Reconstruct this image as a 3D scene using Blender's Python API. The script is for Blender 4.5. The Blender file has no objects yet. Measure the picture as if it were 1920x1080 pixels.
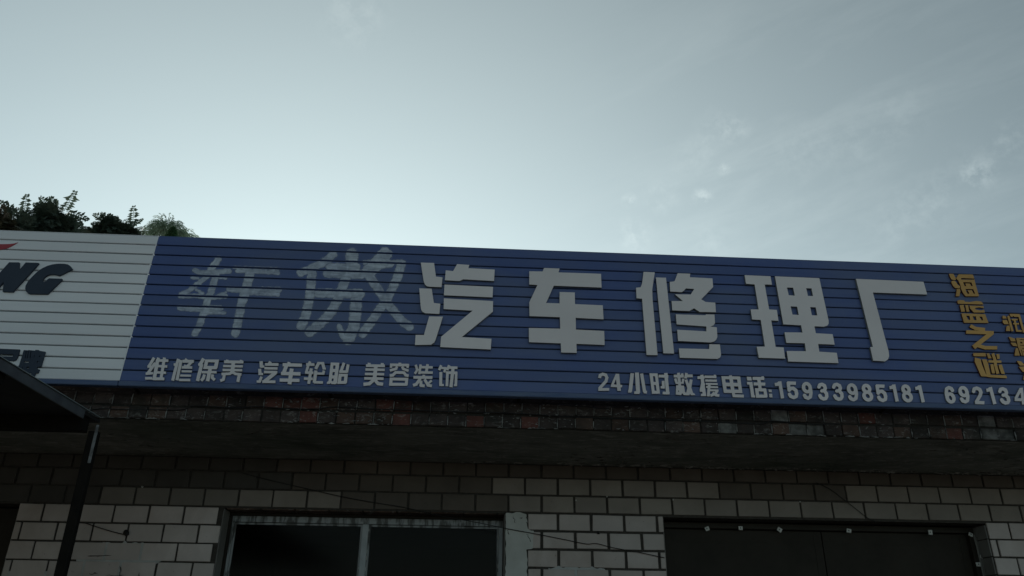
import bpy, bmesh, math, random
import numpy as np
from mathutils import Vector, Matrix, noise

random.seed(7)
S = bpy.context.scene
COL = S.collection

# ------------------------------------------------------------------ camera
F_PX = 1440.0
CX, CY = 960.0, 540.0
ZC = np.array([37.0, 3155.0, -F_PX]); ZC /= np.linalg.norm(ZC)
XC = np.array([28840.0, -970.0, -F_PX]); XC -= ZC * (XC @ ZC); XC /= np.linalg.norm(XC)
YC = np.cross(ZC, XC)
ROT = np.array([XC, YC, ZC])
CAM = np.array([0.0, -5.9, 1.6])
cam_data = bpy.data.cameras.new('camera')
cam_data.sensor_width = 36.0
cam_data.lens = 36.0 * F_PX / 1920.0
cam_data.clip_start = 0.05
cam_data.clip_end = 2000.0
cam = bpy.data.objects.new('camera', cam_data)
COL.objects.link(cam)
M4 = Matrix([list(ROT[0]) + [CAM[0]], list(ROT[1]) + [CAM[1]], list(ROT[2]) + [CAM[2]], [0, 0, 0, 1]])
cam.matrix_world = M4
S.camera = cam

# ------------------------------------------------------------------ light
SUN_EL, SUN_AZ = 13.0, -14.0
S.view_settings.view_transform = 'Standard'
S.view_settings.look = 'None'
S.view_settings.gamma = 1.0
S.view_settings.use_curve_mapping = False
S.view_settings.exposure = 0.0

sun_data = bpy.data.lights.new('sun', 'SUN')
sun_data.energy = 4.6
sun_data.angle = math.radians(0.6)
sun_data.color = (1.0, 0.95, 0.86)
sun = bpy.data.objects.new('sun', sun_data)
COL.objects.link(sun)
e, a = math.radians(SUN_EL), math.radians(SUN_AZ)
sdir = Vector((math.sin(a) * math.cos(e), math.cos(a) * math.cos(e), math.sin(e)))
sun.rotation_euler = sdir.to_track_quat('Z', 'Y').to_euler()
sun.location = sdir * 60


def ray(px, py):
    return ROT @ np.array([px - CX, CY - py, -F_PX]) / F_PX


W = bpy.data.worlds.new('World')
S.world = W
W.use_nodes = True
wn, wl = W.node_tree.nodes, W.node_tree.links
wn.clear()


def N(tree, typ, **kw):
    n = tree.nodes.new(typ)
    for k, v in kw.items():
        setattr(n, k, v)
    return n


def build_world():
    t = W.node_tree
    out = N(t, 'ShaderNodeOutputWorld')
    bg = N(t, 'ShaderNodeBackground')
    bg.inputs['Strength'].default_value = 0.106
    sky = N(t, 'ShaderNodeTexSky', sky_type='NISHITA')
    sky.sun_disc = False
    sky.sun_elevation = math.radians(SUN_EL)
    sky.sun_rotation = math.radians(SUN_AZ)
    sky.air_density = 1.0
    sky.dust_density = 0.3
    sky.ozone_density = 1.0
    hs = N(t, 'ShaderNodeHueSaturation')
    hs.inputs['Saturation'].default_value = 0.35
    wl.new(sky.outputs[0], hs.inputs['Color'])
    tint = N(t, 'ShaderNodeMix', data_type='RGBA', blend_type='MULTIPLY')
    tint.inputs[0].default_value = 1.0
    tint.inputs[7].default_value = (0.60, 0.765, 0.80, 1)
    wl.new(hs.outputs[0], tint.inputs[6])
    # broad pale aureole of the hazy air round the low sun, falling off evenly in every direction
    ge, ga = math.radians(8.0), math.radians(-10.0)
    geo = N(t, 'ShaderNodeTexCoord')
    gd = N(t, 'ShaderNodeVectorMath', operation='DISTANCE')
    wl.new(geo.outputs['Generated'], gd.inputs[0])
    gd.inputs[1].default_value = (math.sin(ga) * math.cos(ge), math.cos(ga) * math.cos(ge), math.sin(ge))
    q1 = N(t, 'ShaderNodeMath', operation='DIVIDE'); wl.new(gd.outputs['Value'], q1.inputs[0]); q1.inputs[1].default_value = 0.7
    q2 = N(t, 'ShaderNodeMath', operation='MULTIPLY'); wl.new(q1.outputs[0], q2.inputs[0]); wl.new(q1.outputs[0], q2.inputs[1])
    q3 = N(t, 'ShaderNodeMath', operation='MULTIPLY'); wl.new(q2.outputs[0], q3.inputs[0]); q3.inputs[1].default_value = -1.0
    q4 = N(t, 'ShaderNodeMath', operation='EXPONENT'); wl.new(q3.outputs[0], q4.inputs[0])
    gc = N(t, 'ShaderNodeVectorMath', operation='SCALE')
    gc.inputs[0].default_value = (5.0, 5.6, 5.3)
    wl.new(q4.outputs[0], gc.inputs['Scale'])
    addg = N(t, 'ShaderNodeVectorMath', operation='ADD')
    wl.new(tint.outputs[2], addg.inputs[0]); wl.new(gc.outputs[0], addg.inputs[1])
    veil = addg.outputs[0]
    # thin high cloud: stretched wisps all over the sky
    tc = N(t, 'ShaderNodeTexCoord')
    # coordinates laid along the drift of the cirrus: long one way, short across it
    d0, d1 = ray(1300, 440), ray(1920, 210)
    d0 = d0 / np.linalg.norm(d0); d1 = d1 / np.linalg.norm(d1)
    along = d1 - d0; along /= np.linalg.norm(along)
    depth = (d0 + d1) / 2; depth -= along * (depth @ along); depth /= np.linalg.norm(depth)
    across = np.cross(along, depth)
    comb = N(t, 'ShaderNodeCombineXYZ')
    for k, (ax, sc_) in enumerate(((along, 3.0), (across, 13.0), (depth, 3.0))):
        dt = N(t, 'ShaderNodeVectorMath', operation='DOT_PRODUCT')
        wl.new(tc.outputs['Generated'], dt.inputs[0])
        dt.inputs[1].default_value = tuple(ax * sc_)
        wl.new(dt.outputs['Value'], comb.inputs[k])
    n1 = N(t, 'ShaderNodeTexNoise')
    n1.inputs['Scale'].default_value = 1.5
    n1.inputs['Detail'].default_value = 9
    n1.inputs['Roughness'].default_value = 0.62
    n1.inputs['Distortion'].default_value = 0.35
    wl.new(comb.outputs[0], n1.inputs['Vector'])
    r1 = N(t, 'ShaderNodeMapRange')
    r1.inputs[1].default_value = 0.46
    r1.inputs[2].default_value = 0.76
    r1.inputs[3].default_value = 0.0
    r1.inputs[4].default_value = 0.42
    wl.new(n1.outputs[0], r1.inputs[0])
    cen = ray(1800, 330); cen = cen / np.linalg.norm(cen)
    dd = N(t, 'ShaderNodeVectorMath', operation='DISTANCE')
    wl.new(tc.outputs['Generated'], dd.inputs[0]); dd.inputs[1].default_value = tuple(cen)
    r2 = N(t, 'ShaderNodeMapRange', interpolation_type='SMOOTHSTEP')
    r2.inputs[1].default_value = 0.18
    r2.inputs[2].default_value = 0.52
    r2.inputs[3].default_value = 1.0
    r2.inputs[4].default_value = 0.05
    wl.new(dd.outputs['Value'], r2.inputs[0])
    mu = N(t, 'ShaderNodeMath', operation='MULTIPLY')
    wl.new(r1.outputs[0], mu.inputs[0]); wl.new(r2.outputs[0], mu.inputs[1])
    total = mu.outputs[0]
    # small separate puffs of cloud, each in its own direction of the sky
    fine = N(t, 'ShaderNodeTexNoise')
    fine.inputs['Scale'].default_value = 55
    fine.inputs['Detail'].default_value = 4
    fine.inputs['Roughness'].default_value = 0.65
    wl.new(tc.outputs['Generated'], fine.inputs['Vector'])
    fr = N(t, 'ShaderNodeMapRange')
    fr.inputs[1].default_value = 0.42
    fr.inputs[2].default_value = 0.66
    wl.new(fine.outputs[0], fr.inputs[0])
    puffs = [(1318, 368, .010, 1.1), (1180, 376, .008, .8), (1240, 370, .020, .35), (1357, 316, .007, 1.0),
             (1345, 245, .022, .45), (1382, 240, .014, .6), (1835, 326, .014, 1.1), (1815, 330, .03, .35), (1895, 268, .022, .6),
             (1730, 385, .03, .4), (1670, 425, .022, .3), (1190, 440, .02, .5), (1330, 452, .02, .3), (665, 22, .035, .35),
             (1300, 295, .025, .25), (1500, 285, .03, .3), (1690, 215, .03, .3), (1600, 265, .035, .25)]
    for px, py, rad, amt in puffs:
        d = ray(px, py); d = d / np.linalg.norm(d)
        dist = N(t, 'ShaderNodeVectorMath', operation='DISTANCE')
        wl.new(tc.outputs['Generated'], dist.inputs[0])
        dist.inputs[1].default_value = tuple(d)
        rr = N(t, 'ShaderNodeMapRange', interpolation_type='SMOOTHSTEP')
        rr.inputs[1].default_value = 0.0
        rr.inputs[2].default_value = rad * 1.7
        rr.inputs[3].default_value = amt
        rr.inputs[4].default_value = 0.0
        wl.new(dist.outputs['Value'], rr.inputs[0])
        m = N(t, 'ShaderNodeMath', operation='MULTIPLY')
        wl.new(rr.outputs[0], m.inputs[0]); wl.new(fr.outputs[0], m.inputs[1])
        ad = N(t, 'ShaderNodeMath', operation='ADD')
        wl.new(total, ad.inputs[0]); wl.new(m.outputs[0], ad.inputs[1])
        total = ad.outputs[0]
    cl = N(t, 'ShaderNodeMix', data_type='RGBA', blend_type='MIX')
    cl.clamp_factor = True
    wl.new(total, cl.inputs[0])
    wl.new(veil, cl.inputs[6])
    sc = N(t, 'ShaderNodeMix', data_type='RGBA', blend_type='MULTIPLY')
    sc.inputs[0].default_value = 1.0
    sc.inputs[7].default_value = (1.36, 1.3, 1.26, 1)
    wl.new(veil, sc.inputs[6])
    wl.new(sc.outputs[2], cl.inputs[7])
    wl.new(cl.outputs[2], bg.inputs['Color'])
    wl.new(bg.outputs[0], out.inputs[0])


build_world()


# ------------------------------------------------------------------ helpers
def on_y(px, py, y=0.0):
    d = ray(px, py)
    return CAM + d * ((y - CAM[1]) / d[1])


UP = np.array([0.0, 0.07887, 0.99689]); UP /= np.linalg.norm(UP)
NRM = np.array([0.0, -UP[2], UP[1]])          # towards the viewer
P0 = np.array([0.0, -1.27, 2.98])             # foot of the sign's face


def on_sign(px, py, off=0.0):
    """pixel -> (x, s) on the sign's leaning face, off metres in front of it"""
    px = np.asarray(px, float); py = np.asarray(py, float)
    d = np.stack([px - CX, CY - py, np.full_like(px, -F_PX)], -1) @ ROT.T / F_PX
    P = P0 + NRM * off
    t = ((P - CAM) @ NRM) / (d @ NRM)
    w = CAM + d * t[..., None]
    return w[..., 0], (w - P) @ UP


def sign_pt(x, s, off=0.0):
    return P0 + np.array([x, 0, 0]) + UP * s + NRM * off


def link(name, me, mat=None, parent=None, kind=None, label=None, cat=None, group=None):
    o = bpy.data.objects.new(name, me)
    COL.objects.link(o)
    if mat is not None and me is not None:
        for m in (mat if isinstance(mat, (list, tuple)) else [mat]):
            me.materials.append(m)
    if parent is not None:
        o.parent = parent
    for k, v in (('kind', kind), ('label', label), ('category', cat), ('group', group)):
        if v:
            o[k] = v
    return o


def empty(name, loc, label, cat, group=None):
    o = link(name, None, label=label, cat=cat, group=group)
    o.empty_display_size = 0.2
    o.location = loc
    bpy.context.view_layer.update()
    return o


def pmesh(verts, faces, smooth=False):
    me = bpy.data.meshes.new('mesh')
    me.from_pydata([tuple(map(float, v)) for v in verts], [], faces)
    me.update()
    if smooth:
        for p in me.polygons:
            p.use_smooth = True
    return me


def shift(me, loc):
    me.transform(Matrix.Translation(-Vector(loc)))
    return me


class MB:
    def __init__(self):
        self.v = []; self.f = []

    def box(self, x0, x1, y0, y1, z0, z1):
        b = len(self.v)
        self.v += [(x0, y0, z0), (x1, y0, z0), (x1, y1, z0), (x0, y1, z0), (x0, y0, z1), (x1, y0, z1), (x1, y1, z1), (x0, y1, z1)]
        self.f += [tuple(b + i for i in q) for q in ((0, 3, 2, 1), (4, 5, 6, 7), (0, 1, 5, 4), (1, 2, 6, 5), (2, 3, 7, 6), (3, 0, 4, 7))]
        return self

    def tube(self, pts, r, n=6):
        pts = [Vector(p) for p in pts]
        rings = []
        for i, p in enumerate(pts):
            d = (pts[min(i + 1, len(pts) - 1)] - pts[max(i - 1, 0)]).normalized()
            u = d.cross(Vector((0, 0, 1)))
            if u.length < 1e-3:
                u = d.cross(Vector((0, 1, 0)))
            u.normalize(); w = d.cross(u).normalized()
            b = len(self.v)
            rr = r[i] if isinstance(r, (list, tuple)) else r
            for k in range(n):
                an = 2 * math.pi * k / n
                self.v.append(tuple(p + (u * math.cos(an) + w * math.sin(an)) * rr))
            rings.append(b)
        for a_, b_ in zip(rings, rings[1:]):
            for k in range(n):
                self.f.append((a_ + k, a_ + (k + 1) % n, b_ + (k + 1) % n, b_ + k))
        self.f.append(tuple(rings[0] + k for k in range(n))[::-1])
        self.f.append(tuple(rings[-1] + k for k in range(n)))
        return self

    def mesh(self, smooth=False):
        return pmesh(self.v, self.f, smooth)


def bevel_box_mesh(x0, x1, y0, y1, z0, z1, b=0.002, jit=0.0, seg=1):
    bm = bmesh.new()
    bmesh.ops.create_cube(bm, size=1.0)
    for v in bm.verts:
        v.co = Vector(((x0 + x1) / 2 + v.co.x * (x1 - x0) + random.uniform(-jit, jit),
                       (y0 + y1) / 2 + v.co.y * (y1 - y0),
                       (z0 + z1) / 2 + v.co.z * (z1 - z0) + random.uniform(-jit, jit)))
    bmesh.ops.bevel(bm, geom=list(bm.edges), offset=b, segments=seg, affect='EDGES')
    me = bpy.data.meshes.new('mesh')
    bm.to_mesh(me); bm.free()
    return me


# ------------------------------------------------------------------ materials
def new_mat(name, rough=0.7, spec=0.3, metal=0.0):
    m = bpy.data.materials.new(name)
    m.use_nodes = True
    p = m.node_tree.nodes['Principled BSDF']
    p.inputs['Roughness'].default_value = rough
    p.inputs['Specular IOR Level'].default_value = spec
    p.inputs['Metallic'].default_value = metal
    return m, m.node_tree, p


def noise_node(t, scale, detail=4, rough=0.6, stretch=None, coord='Object', dist=0.0):
    tc = N(t, 'ShaderNodeTexCoord')
    src = tc.outputs[coord]
    if stretch:
        mp = N(t, 'ShaderNodeMapping')
        mp.inputs['Scale'].default_value = stretch
        t.links.new(src, mp.inputs[0]); src = mp.outputs[0]
    n = N(t, 'ShaderNodeTexNoise')
    n.inputs['Scale'].default_value = scale
    n.inputs['Detail'].default_value = detail
    n.inputs['Roughness'].default_value = rough
    n.inputs['Distortion'].default_value = dist
    t.links.new(src, n.inputs['Vector'])
    return n.outputs[0]


def world_noise(t, scale, detail=4, rough=0.6, stretch=None, dist=0.0):
    g = N(t, 'ShaderNodeNewGeometry')
    src = g.outputs['Position']
    if stretch:
        mp = N(t, 'ShaderNodeMapping')
        mp.inputs['Scale'].default_value = stretch
        t.links.new(src, mp.inputs[0]); src = mp.outputs[0]
    n = N(t, 'ShaderNodeTexNoise')
    n.inputs['Scale'].default_value = scale
    n.inputs['Detail'].default_value = detail
    n.inputs['Roughness'].default_value = rough
    n.inputs['Distortion'].default_value = dist
    t.links.new(src, n.inputs['Vector'])
    return n.outputs[0]


def rng(t, src, a0, a1, b0=0.0, b1=1.0):
    r = N(t, 'ShaderNodeMapRange')
    r.inputs[1].default_value = a0; r.inputs[2].default_value = a1
    r.inputs[3].default_value = b0; r.inputs[4].default_value = b1
    t.links.new(src, r.inputs[0])
    return r.outputs[0]


def mixc(t, fac, c0, c1, blend='MIX'):
    m = N(t, 'ShaderNodeMix', data_type='RGBA', blend_type=blend)
    if isinstance(fac, float):
        m.inputs[0].default_value = fac
    else:
        t.links.new(fac, m.inputs[0])
    for i, c in ((6, c0), (7, c1)):
        if isinstance(c, tuple):
            m.inputs[i].default_value = (*c, 1)
        else:
            t.links.new(c, m.inputs[i])
    return m.outputs[2]


def bump(t, p, src, strength=0.3, dist=0.004):
    b = N(t, 'ShaderNodeBump')
    b.inputs['Strength'].default_value = strength
    b.inputs['Distance'].default_value = dist
    t.links.new(src, b.inputs['Height'])
    t.links.new(b.outputs[0], p.inputs['Normal'])


def obj_rand(t):
    return N(t, 'ShaderNodeObjectInfo').outputs['Random']


def mat_basic(name, c0, c1, scale=6, rough=0.7, spec=0.3, bmp=0.2, stretch=None, vary=0.0, detail=5, lo=.35, hi=.68, metal=0.0):
    m, t, p = new_mat(name, rough, spec, metal)
    n = world_noise(t, scale, detail, 0.62, stretch)
    c = mixc(t, rng(t, n, lo, hi), c0, c1)
    if vary:
        v = rng(t, obj_rand(t), 0, 1, 1 - vary, 1 + vary)
        cmb = N(t, 'ShaderNodeCombineColor')
        for i in range(3):
            t.links.new(v, cmb.inputs[i])
        c = mixc(t, 1.0, c, cmb.outputs[0], 'MULTIPLY')
    t.links.new(c, p.inputs['Base Color'])
    if bmp:
        n2 = world_noise(t, scale * 6, 4, 0.6, stretch)
        bump(t, p, n2, bmp)
    return m


M = {}


def sheet_mat(name, base, streak, dirt, rough):
    """coated metal cladding: faint lengthwise streaks, dust and a few runs of dirt"""
    m, t, p = new_mat(name, rough, 0.35)
    s = world_noise(t, 3.0, 5, 0.6, (0.6, 20, 20))
    big = world_noise(t, 1.1, 3, 0.5, (1, 1, 2.5), 0.4)
    c = mixc(t, rng(t, s, .3, .7), base, streak)
    c = mixc(t, rng(t, big, .38, .66, 0, .8), c, dirt)
    run = world_noise(t, 9.0, 3, 0.55, (3.5, 1, .35))
    c = mixc(t, rng(t, run, .60, .82, 0, .35), c, dirt)
    v = rng(t, obj_rand(t), 0, 1, .93, 1.07)
    cmb = N(t, 'ShaderNodeCombineColor')
    for i in range(3):
        t.links.new(v, cmb.inputs[i])
    c = mixc(t, 1.0, c, cmb.outputs[0], 'MULTIPLY')
    t.links.new(c, p.inputs['Base Color'])
    t.links.new(rng(t, big, .3, .7, rough - .08, rough + .12), p.inputs['Roughness'])
    bump(t, p, world_noise(t, 2.2, 3, 0.5, (1, 1, 6)), 0.25, 0.004)
    return m


M['blue'] = sheet_mat('blue_sheet', (.064, .100, .265), (.080, .118, .285), (.118, .150, .26), .42)
M['white'] = sheet_mat('white_sheet', (.84, .81, .825), (.88, .85, .855), (.78, .76, .77), .42)
M['joint_pale'] = mat_basic('dirty_pale_joint', (.10, .135, .145), (.15, .19, .20), 12, .85, .1, 0)
M['joint'] = mat_basic('dirty_joint', (.028, .040, .050), (.045, .060, .070), 12, .85, .1, 0)
M['rail'] = mat_basic('rail_metal', (.05, .085, .19), (.10, .13, .215), 5, .45, .4, .1, (1, 8, 8))
M['letter'] = mat_basic('letter_acrylic', (.76, .69, .685), (.82, .745, .74), 2.5, .5, .25, .05, vary=.05)
M['letter_edge'] = mat_basic('letter_side', (.16, .17, .17), (.22, .23, .22), 9, .6, .3, 0)
M['orange'] = mat_basic('orange_letter', (.56, .30, .085), (.68, .39, .115), 5, .45, .35, .05, vary=.08)
M['orange_edge'] = mat_basic('orange_letter_side', (.10, .03, .02), (.14, .05, .03), 9, .6, .3, 0)
M['grey'] = mat_basic('grey_letter', (.040, .052, .075), (.052, .065, .090), 3, .6, .15, .05)
M['red'] = mat_basic('red_film', (.36, .035, .05), (.42, .05, .06), 3, .45, .4, .05)


def tile_mat(name, c0, c1, grime):
    m, t, p = new_mat(name, .55, .3)
    n = world_noise(t, 3.5, 5, .6)
    c = mixc(t, rng(t, n, .3, .7), c0, c1)
    d = world_noise(t, 1.3, 5, .62, None, .6)
    amt = N(t, 'ShaderNodeMath', operation='MULTIPLY')
    t.links.new(rng(t, d, .40, .66, 0, .75), amt.inputs[0])
    t.links.new(rng(t, obj_rand(t), 0, 1, .35, 1.0), amt.inputs[1])
    c = mixc(t, amt.outputs[0], c, grime)
    sp = world_noise(t, 42, 3, .7)
    c = mixc(t, rng(t, sp, .66, .78, 0, .5), c, (.05, .045, .04))
    v = rng(t, obj_rand(t), 0, 1, .86, 1.1)
    cmb = N(t, 'ShaderNodeCombineColor')
    for i in range(3):
        t.links.new(v, cmb.inputs[i])
    c = mixc(t, 1.0, c, cmb.outputs[0], 'MULTIPLY')
    t.links.new(c, p.inputs['Base Color'])
    bump(t, p, world_noise(t, 30, 4, .6, (1, 1, 3)), .25, .003)
    return m


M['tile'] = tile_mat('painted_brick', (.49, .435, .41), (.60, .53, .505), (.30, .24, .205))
M['tile_grime_shade'] = tile_mat('grimy_shaded_brick', (.245, .212, .187), (.315, .275, .24), (.155, .125, .10))  # brownish grime, with the eave's shade put into the colour too
M['tile_half_shade'] = tile_mat('half_shaded_brick', (.175, .155, .135), (.225, .20, .175), (.12, .10, .085))  # in-between tone softening the step of the painted shade
M['tile_eave_shade'] = tile_mat('eave_shaded_brick', (.055, .049, .043), (.082, .073, .064), (.04, .035, .03))  # shade under eave and canopy painted as near-black brick
M['tile_brown_shade'] = tile_mat('brown_stained_shaded_brick', (.10, .08, .066), (.14, .112, .09), (.06, .047, .038))  # brown stain, darkened further for the shade under the eave
M['mortar'] = mat_basic('dark_mortar', (.050, .045, .040), (.080, .072, .064), 22, .9, .1, .5)
M['plaster'] = mat_basic('cream_plaster', (.45, .45, .42), (.56, .56, .53), 5, .8, .15, .45)
M['smear'] = mat_basic('smeared_mortar', (.36, .36, .35), (.48, .48, .47), 7, .85, .15, .6)
M['crack'] = mat_basic('crack_fill', (.03, .028, .025), (.05, .045, .04), 30, .9, .1, .2)


def soffit_mat():
    m, t, p = new_mat('sooty_concrete', .92, .1)
    n = world_noise(t, 2.2, 8, .68, (1, 2.2, 1), .8)
    c = mixc(t, rng(t, n, .35, .62), (.13, .13, .118), (.24, .235, .215))
    n2 = world_noise(t, 6.0, 7, .75, (1, 2.6, 1), 1.4)
    c = mixc(t, rng(t, n2, .52, .62, 0, .42), c, (.50, .48, .45))
    n3 = world_noise(t, 1.0, 3, .5)
    c = mixc(t, rng(t, n3, .5, .7, 0, .5), c, (.06, .085, .06))
    t.links.new(c, p.inputs['Base Color'])
    bump(t, p, n2, .8, .012)
    return m


M['soffit'] = soffit_mat()


def eave_brick_mat(name, c0, c1, wash):
    m, t, p = new_mat(name, .88, .15)
    n = world_noise(t, 14, 6, .65)
    c = mixc(t, rng(t, n, .35, .65), c0, c1)
    n2 = world_noise(t, 20, 6, .75, (1, 1, 2), 1.0)
    c = mixc(t, rng(t, n2, .55, .63, 0, wash), c, (.30, .29, .27))
    n3 = world_noise(t, 5, 4, .6)
    c = mixc(t, rng(t, n3, .5, .66, 0, .7), c, (.028, .028, .024))
    v = rng(t, obj_rand(t), 0, 1, .7, 1.3)
    cmb = N(t, 'ShaderNodeCombineColor')
    for i in range(3):
        t.links.new(v, cmb.inputs[i])
    c = mixc(t, 1.0, c, cmb.outputs[0], 'MULTIPLY')
    t.links.new(c, p.inputs['Base Color'])
    bump(t, p, n2, .7, .006)
    return m


M['eb_dark'] = eave_brick_mat('sooty_brick', (.045, .037, .035), (.075, .058, .052), .45)
M['eb_red'] = eave_brick_mat('red_brick', (.095, .040, .034), (.125, .055, .044), .45)
M['eb_brown'] = eave_brick_mat('brown_brick', (.075, .050, .042), (.10, .065, .050), .5)
M['eb_white'] = eave_brick_mat('whitewashed_brick', (.10, .097, .092), (.24, .235, .22), .6)
M['lime'] = mat_basic('lime_mortar', (.10, .10, .095), (.30, .295, .28), 18, .9, .1, .4, lo=.38, hi=.6)
M['conc'] = mat_basic('concrete', (.16, .155, .145), (.24, .235, .22), 3, .9, .15, .4)
M['ground'] = mat_basic('yard_concrete', (.31, .255, .205), (.42, .35, .285), .8, .9, .15, .4, detail=8)
M['alu'] = mat_basic('window_paint', (.33, .35, .36), (.42, .44, .45), 8, .5, .4, .1)
M['alu_dirty'] = mat_basic('dirty_window_paint', (.10, .10, .095), (.34, .355, .36), 13, .6, .3, .3, (1.6, 1, .35), detail=7, lo=.44, hi=.54)
M['door'] = mat_basic('dark_door_paint', (.022, .018, .013), (.034, .028, .021), 4, .6, .2, .2)
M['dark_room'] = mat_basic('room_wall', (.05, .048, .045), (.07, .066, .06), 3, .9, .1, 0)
M['canopy'] = mat_basic('canopy_sheet', (.020, .020, .021), (.034, .034, .036), 6, .65, .25, .2)
M['trim'] = mat_basic('canopy_trim', (.075, .082, .095), (.12, .13, .145), 9, .5, .4, .2, (1, 1, 1))
M['lip'] = mat_basic('canopy_lip', (.22, .27, .29), (.30, .34, .36), 12, .4, .5, .1)
M['post'] = mat_basic('post_paint', (.010, .0095, .0085), (.018, .016, .014), 9, .8, .12, .3)
M['galv'] = mat_basic('galvanised_strip', (.10, .105, .11), (.24, .25, .26), 22, .5, .4, .3, lo=.4, hi=.6)
M['cable'] = mat_basic('black_cable', (.010, .010, .010), (.018, .018, .017), 9, .5, .3, 0)
M['clip'] = mat_basic('white_plastic', (.55, .55, .52), (.70, .70, .67), 60, .5, .3, 0)
M['bark'] = mat_basic('bark', (.06, .05, .04), (.10, .085, .07), 8, .9, .1, .4)


def glass_mat():
    m, t, p = new_mat('dark_window_glass')
    t.nodes.remove(p)
    out = [n for n in t.nodes if n.type == 'OUTPUT_MATERIAL'][0]
    tr = N(t, 'ShaderNodeBsdfTransparent'); tr.inputs[0].default_value = (.26, .26, .25, 1)
    gl = N(t, 'ShaderNodeBsdfGlossy'); gl.inputs['Roughness'].default_value = .12
    gl.inputs[0].default_value = (.85, .8, .76, 1)
    mx = N(t, 'ShaderNodeMixShader'); mx.inputs[0].default_value = .008
    t.links.new(tr.outputs[0], mx.inputs[1]); t.links.new(gl.outputs[0], mx.inputs[2])
    t.links.new(mx.outputs[0], out.inputs[0])
    return m


M['glass'] = glass_mat()


def leaf_mat(name, c0, c1, trans=.12):
    m, t, p = new_mat(name, .6, .25)
    n = world_noise(t, 2.5, 4, .6)
    c = mixc(t, rng(t, n, .35, .65), c0, c1)
    t.links.new(c, p.inputs['Base Color'])
    out = [n for n in t.nodes if n.type == 'OUTPUT_MATERIAL'][0]
    tl = N(t, 'ShaderNodeBsdfTranslucent')
    t.links.new(c, tl.inputs[0])
    mx = N(t, 'ShaderNodeMixShader'); mx.inputs[0].default_value = trans
    t.links.new(p.outputs[0], mx.inputs[1]); t.links.new(tl.outputs[0], mx.inputs[2])
    t.links.new(mx.outputs[0], out.inputs[0])
    return m


M['leaf'] = leaf_mat('dark_leaf', (.07, .10, .08), (.09, .12, .09), .22)
M['leaf_brown'] = leaf_mat('reddish_leaf', (.07, .045, .03), (.05, .06, .035), .06)
M['leaf_pale'] = leaf_mat('pale_leaf', (.20, .28, .20), (.27, .35, .26), .4)
M['leaf_green'] = leaf_mat('green_leaf', (.03, .085, .035), (.045, .11, .05), .1)


def paint_mat():
    m, t, p = new_mat('faded_brush_paint', .7, .2)
    out = [n for n in t.nodes if n.type == 'OUTPUT_MATERIAL'][0]
    c = mixc(t, rng(t, world_noise(t, 7, 4, .6), .35, .65), (.52, .56, .66), (.62, .66, .73))
    t.links.new(c, p.inputs['Base Color'])
    at = N(t, 'ShaderNodeAttribute'); at.attribute_name = 'cover'
    big = world_noise(t, 9, 5, .7, (1.6, 1, 1), .6)
    st = world_noise(t, 26, 3, .6, (.22, 1, 1.3), .8)
    mul = N(t, 'ShaderNodeMath', operation='MULTIPLY')
    t.links.new(rng(t, big, .28, .58, .55, .98), mul.inputs[0])
    t.links.new(rng(t, st, .34, .58, .62, 1.0), mul.inputs[1])
    m2 = N(t, 'ShaderNodeMath', operation='MULTIPLY')
    t.links.new(mul.outputs[0], m2.inputs[0]); t.links.new(at.outputs['Fac'], m2.inputs[1])
    tr = N(t, 'ShaderNodeBsdfTransparent')
    mx = N(t, 'ShaderNodeMixShader')
    t.links.new(m2.outputs[0], mx.inputs[0])
    t.links.new(tr.outputs[0], mx.inputs[1]); t.links.new(p.outputs[0], mx.inputs[2])
    t.links.new(mx.outputs[0], out.inputs[0])
    return m


M['paint'] = paint_mat()

# ------------------------------------------------------------------ shapes from strokes
def seg_box(X, Y, a, b, hw, e0, e1):
    ax, ay = a; bx, by = b
    L = math.hypot(bx - ax, by - ay) + 1e-9
    dx, dy = (bx - ax) / L, (by - ay) / L
    u = (X - ax) * dx + (Y - ay) * dy
    v = -(X - ax) * dy + (Y - ay) * dx
    c = (L + e1 - e0) / 2; h = (L + e0 + e1) / 2
    qx = np.abs(u - c) - h
    qy = np.abs(v) - hw
    return np.hypot(np.maximum(qx, 0), np.maximum(qy, 0)) + np.minimum(np.maximum(qx, qy), 0)


def poly_sdf(X, Y, pts):
    d = np.full(X.shape, 1e18); s = np.ones(X.shape)
    n = len(pts)
    for i in range(n):
        ax, ay = pts[i]; bx, by = pts[i - 1]
        ex, ey = bx - ax, by - ay
        wx, wy = X - ax, Y - ay
        h = np.clip((wx * ex + wy * ey) / (ex * ex + ey * ey + 1e-12), 0, 1)
        d = np.minimum(d, (wx - ex * h) ** 2 + (wy - ey * h) ** 2)
        c1 = Y >= ay; c2 = Y < by; c3 = ex * wy > ey * wx
        flip = (c1 & c2 & c3) | (~c1 & ~c2 & ~c3)
        s = np.where(flip, -s, s)
    return s * np.sqrt(d)


def stroke_sdf(X, Y, w, pts, round_=False):
    d = np.full(X.shape, 1e9)
    for i in range(len(pts) - 1):
        if round_:
            ax, ay = pts[i]; bx, by = pts[i + 1]
            ex, ey = bx - ax, by - ay
            h = np.clip(((X - ax) * ex + (Y - ay) * ey) / (ex * ex + ey * ey), 0, 1)
            d = np.minimum(d, np.hypot(X - ax - ex * h, Y - ay - ey * h) - w / 2)
        else:
            e0 = w * .3 if i > 0 else 0
            e1 = w * .3 if i < len(pts) - 2 else 0
            d = np.minimum(d, seg_box(X, Y, pts[i], pts[i + 1], w / 2, e0, e1))
    return d


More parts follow.
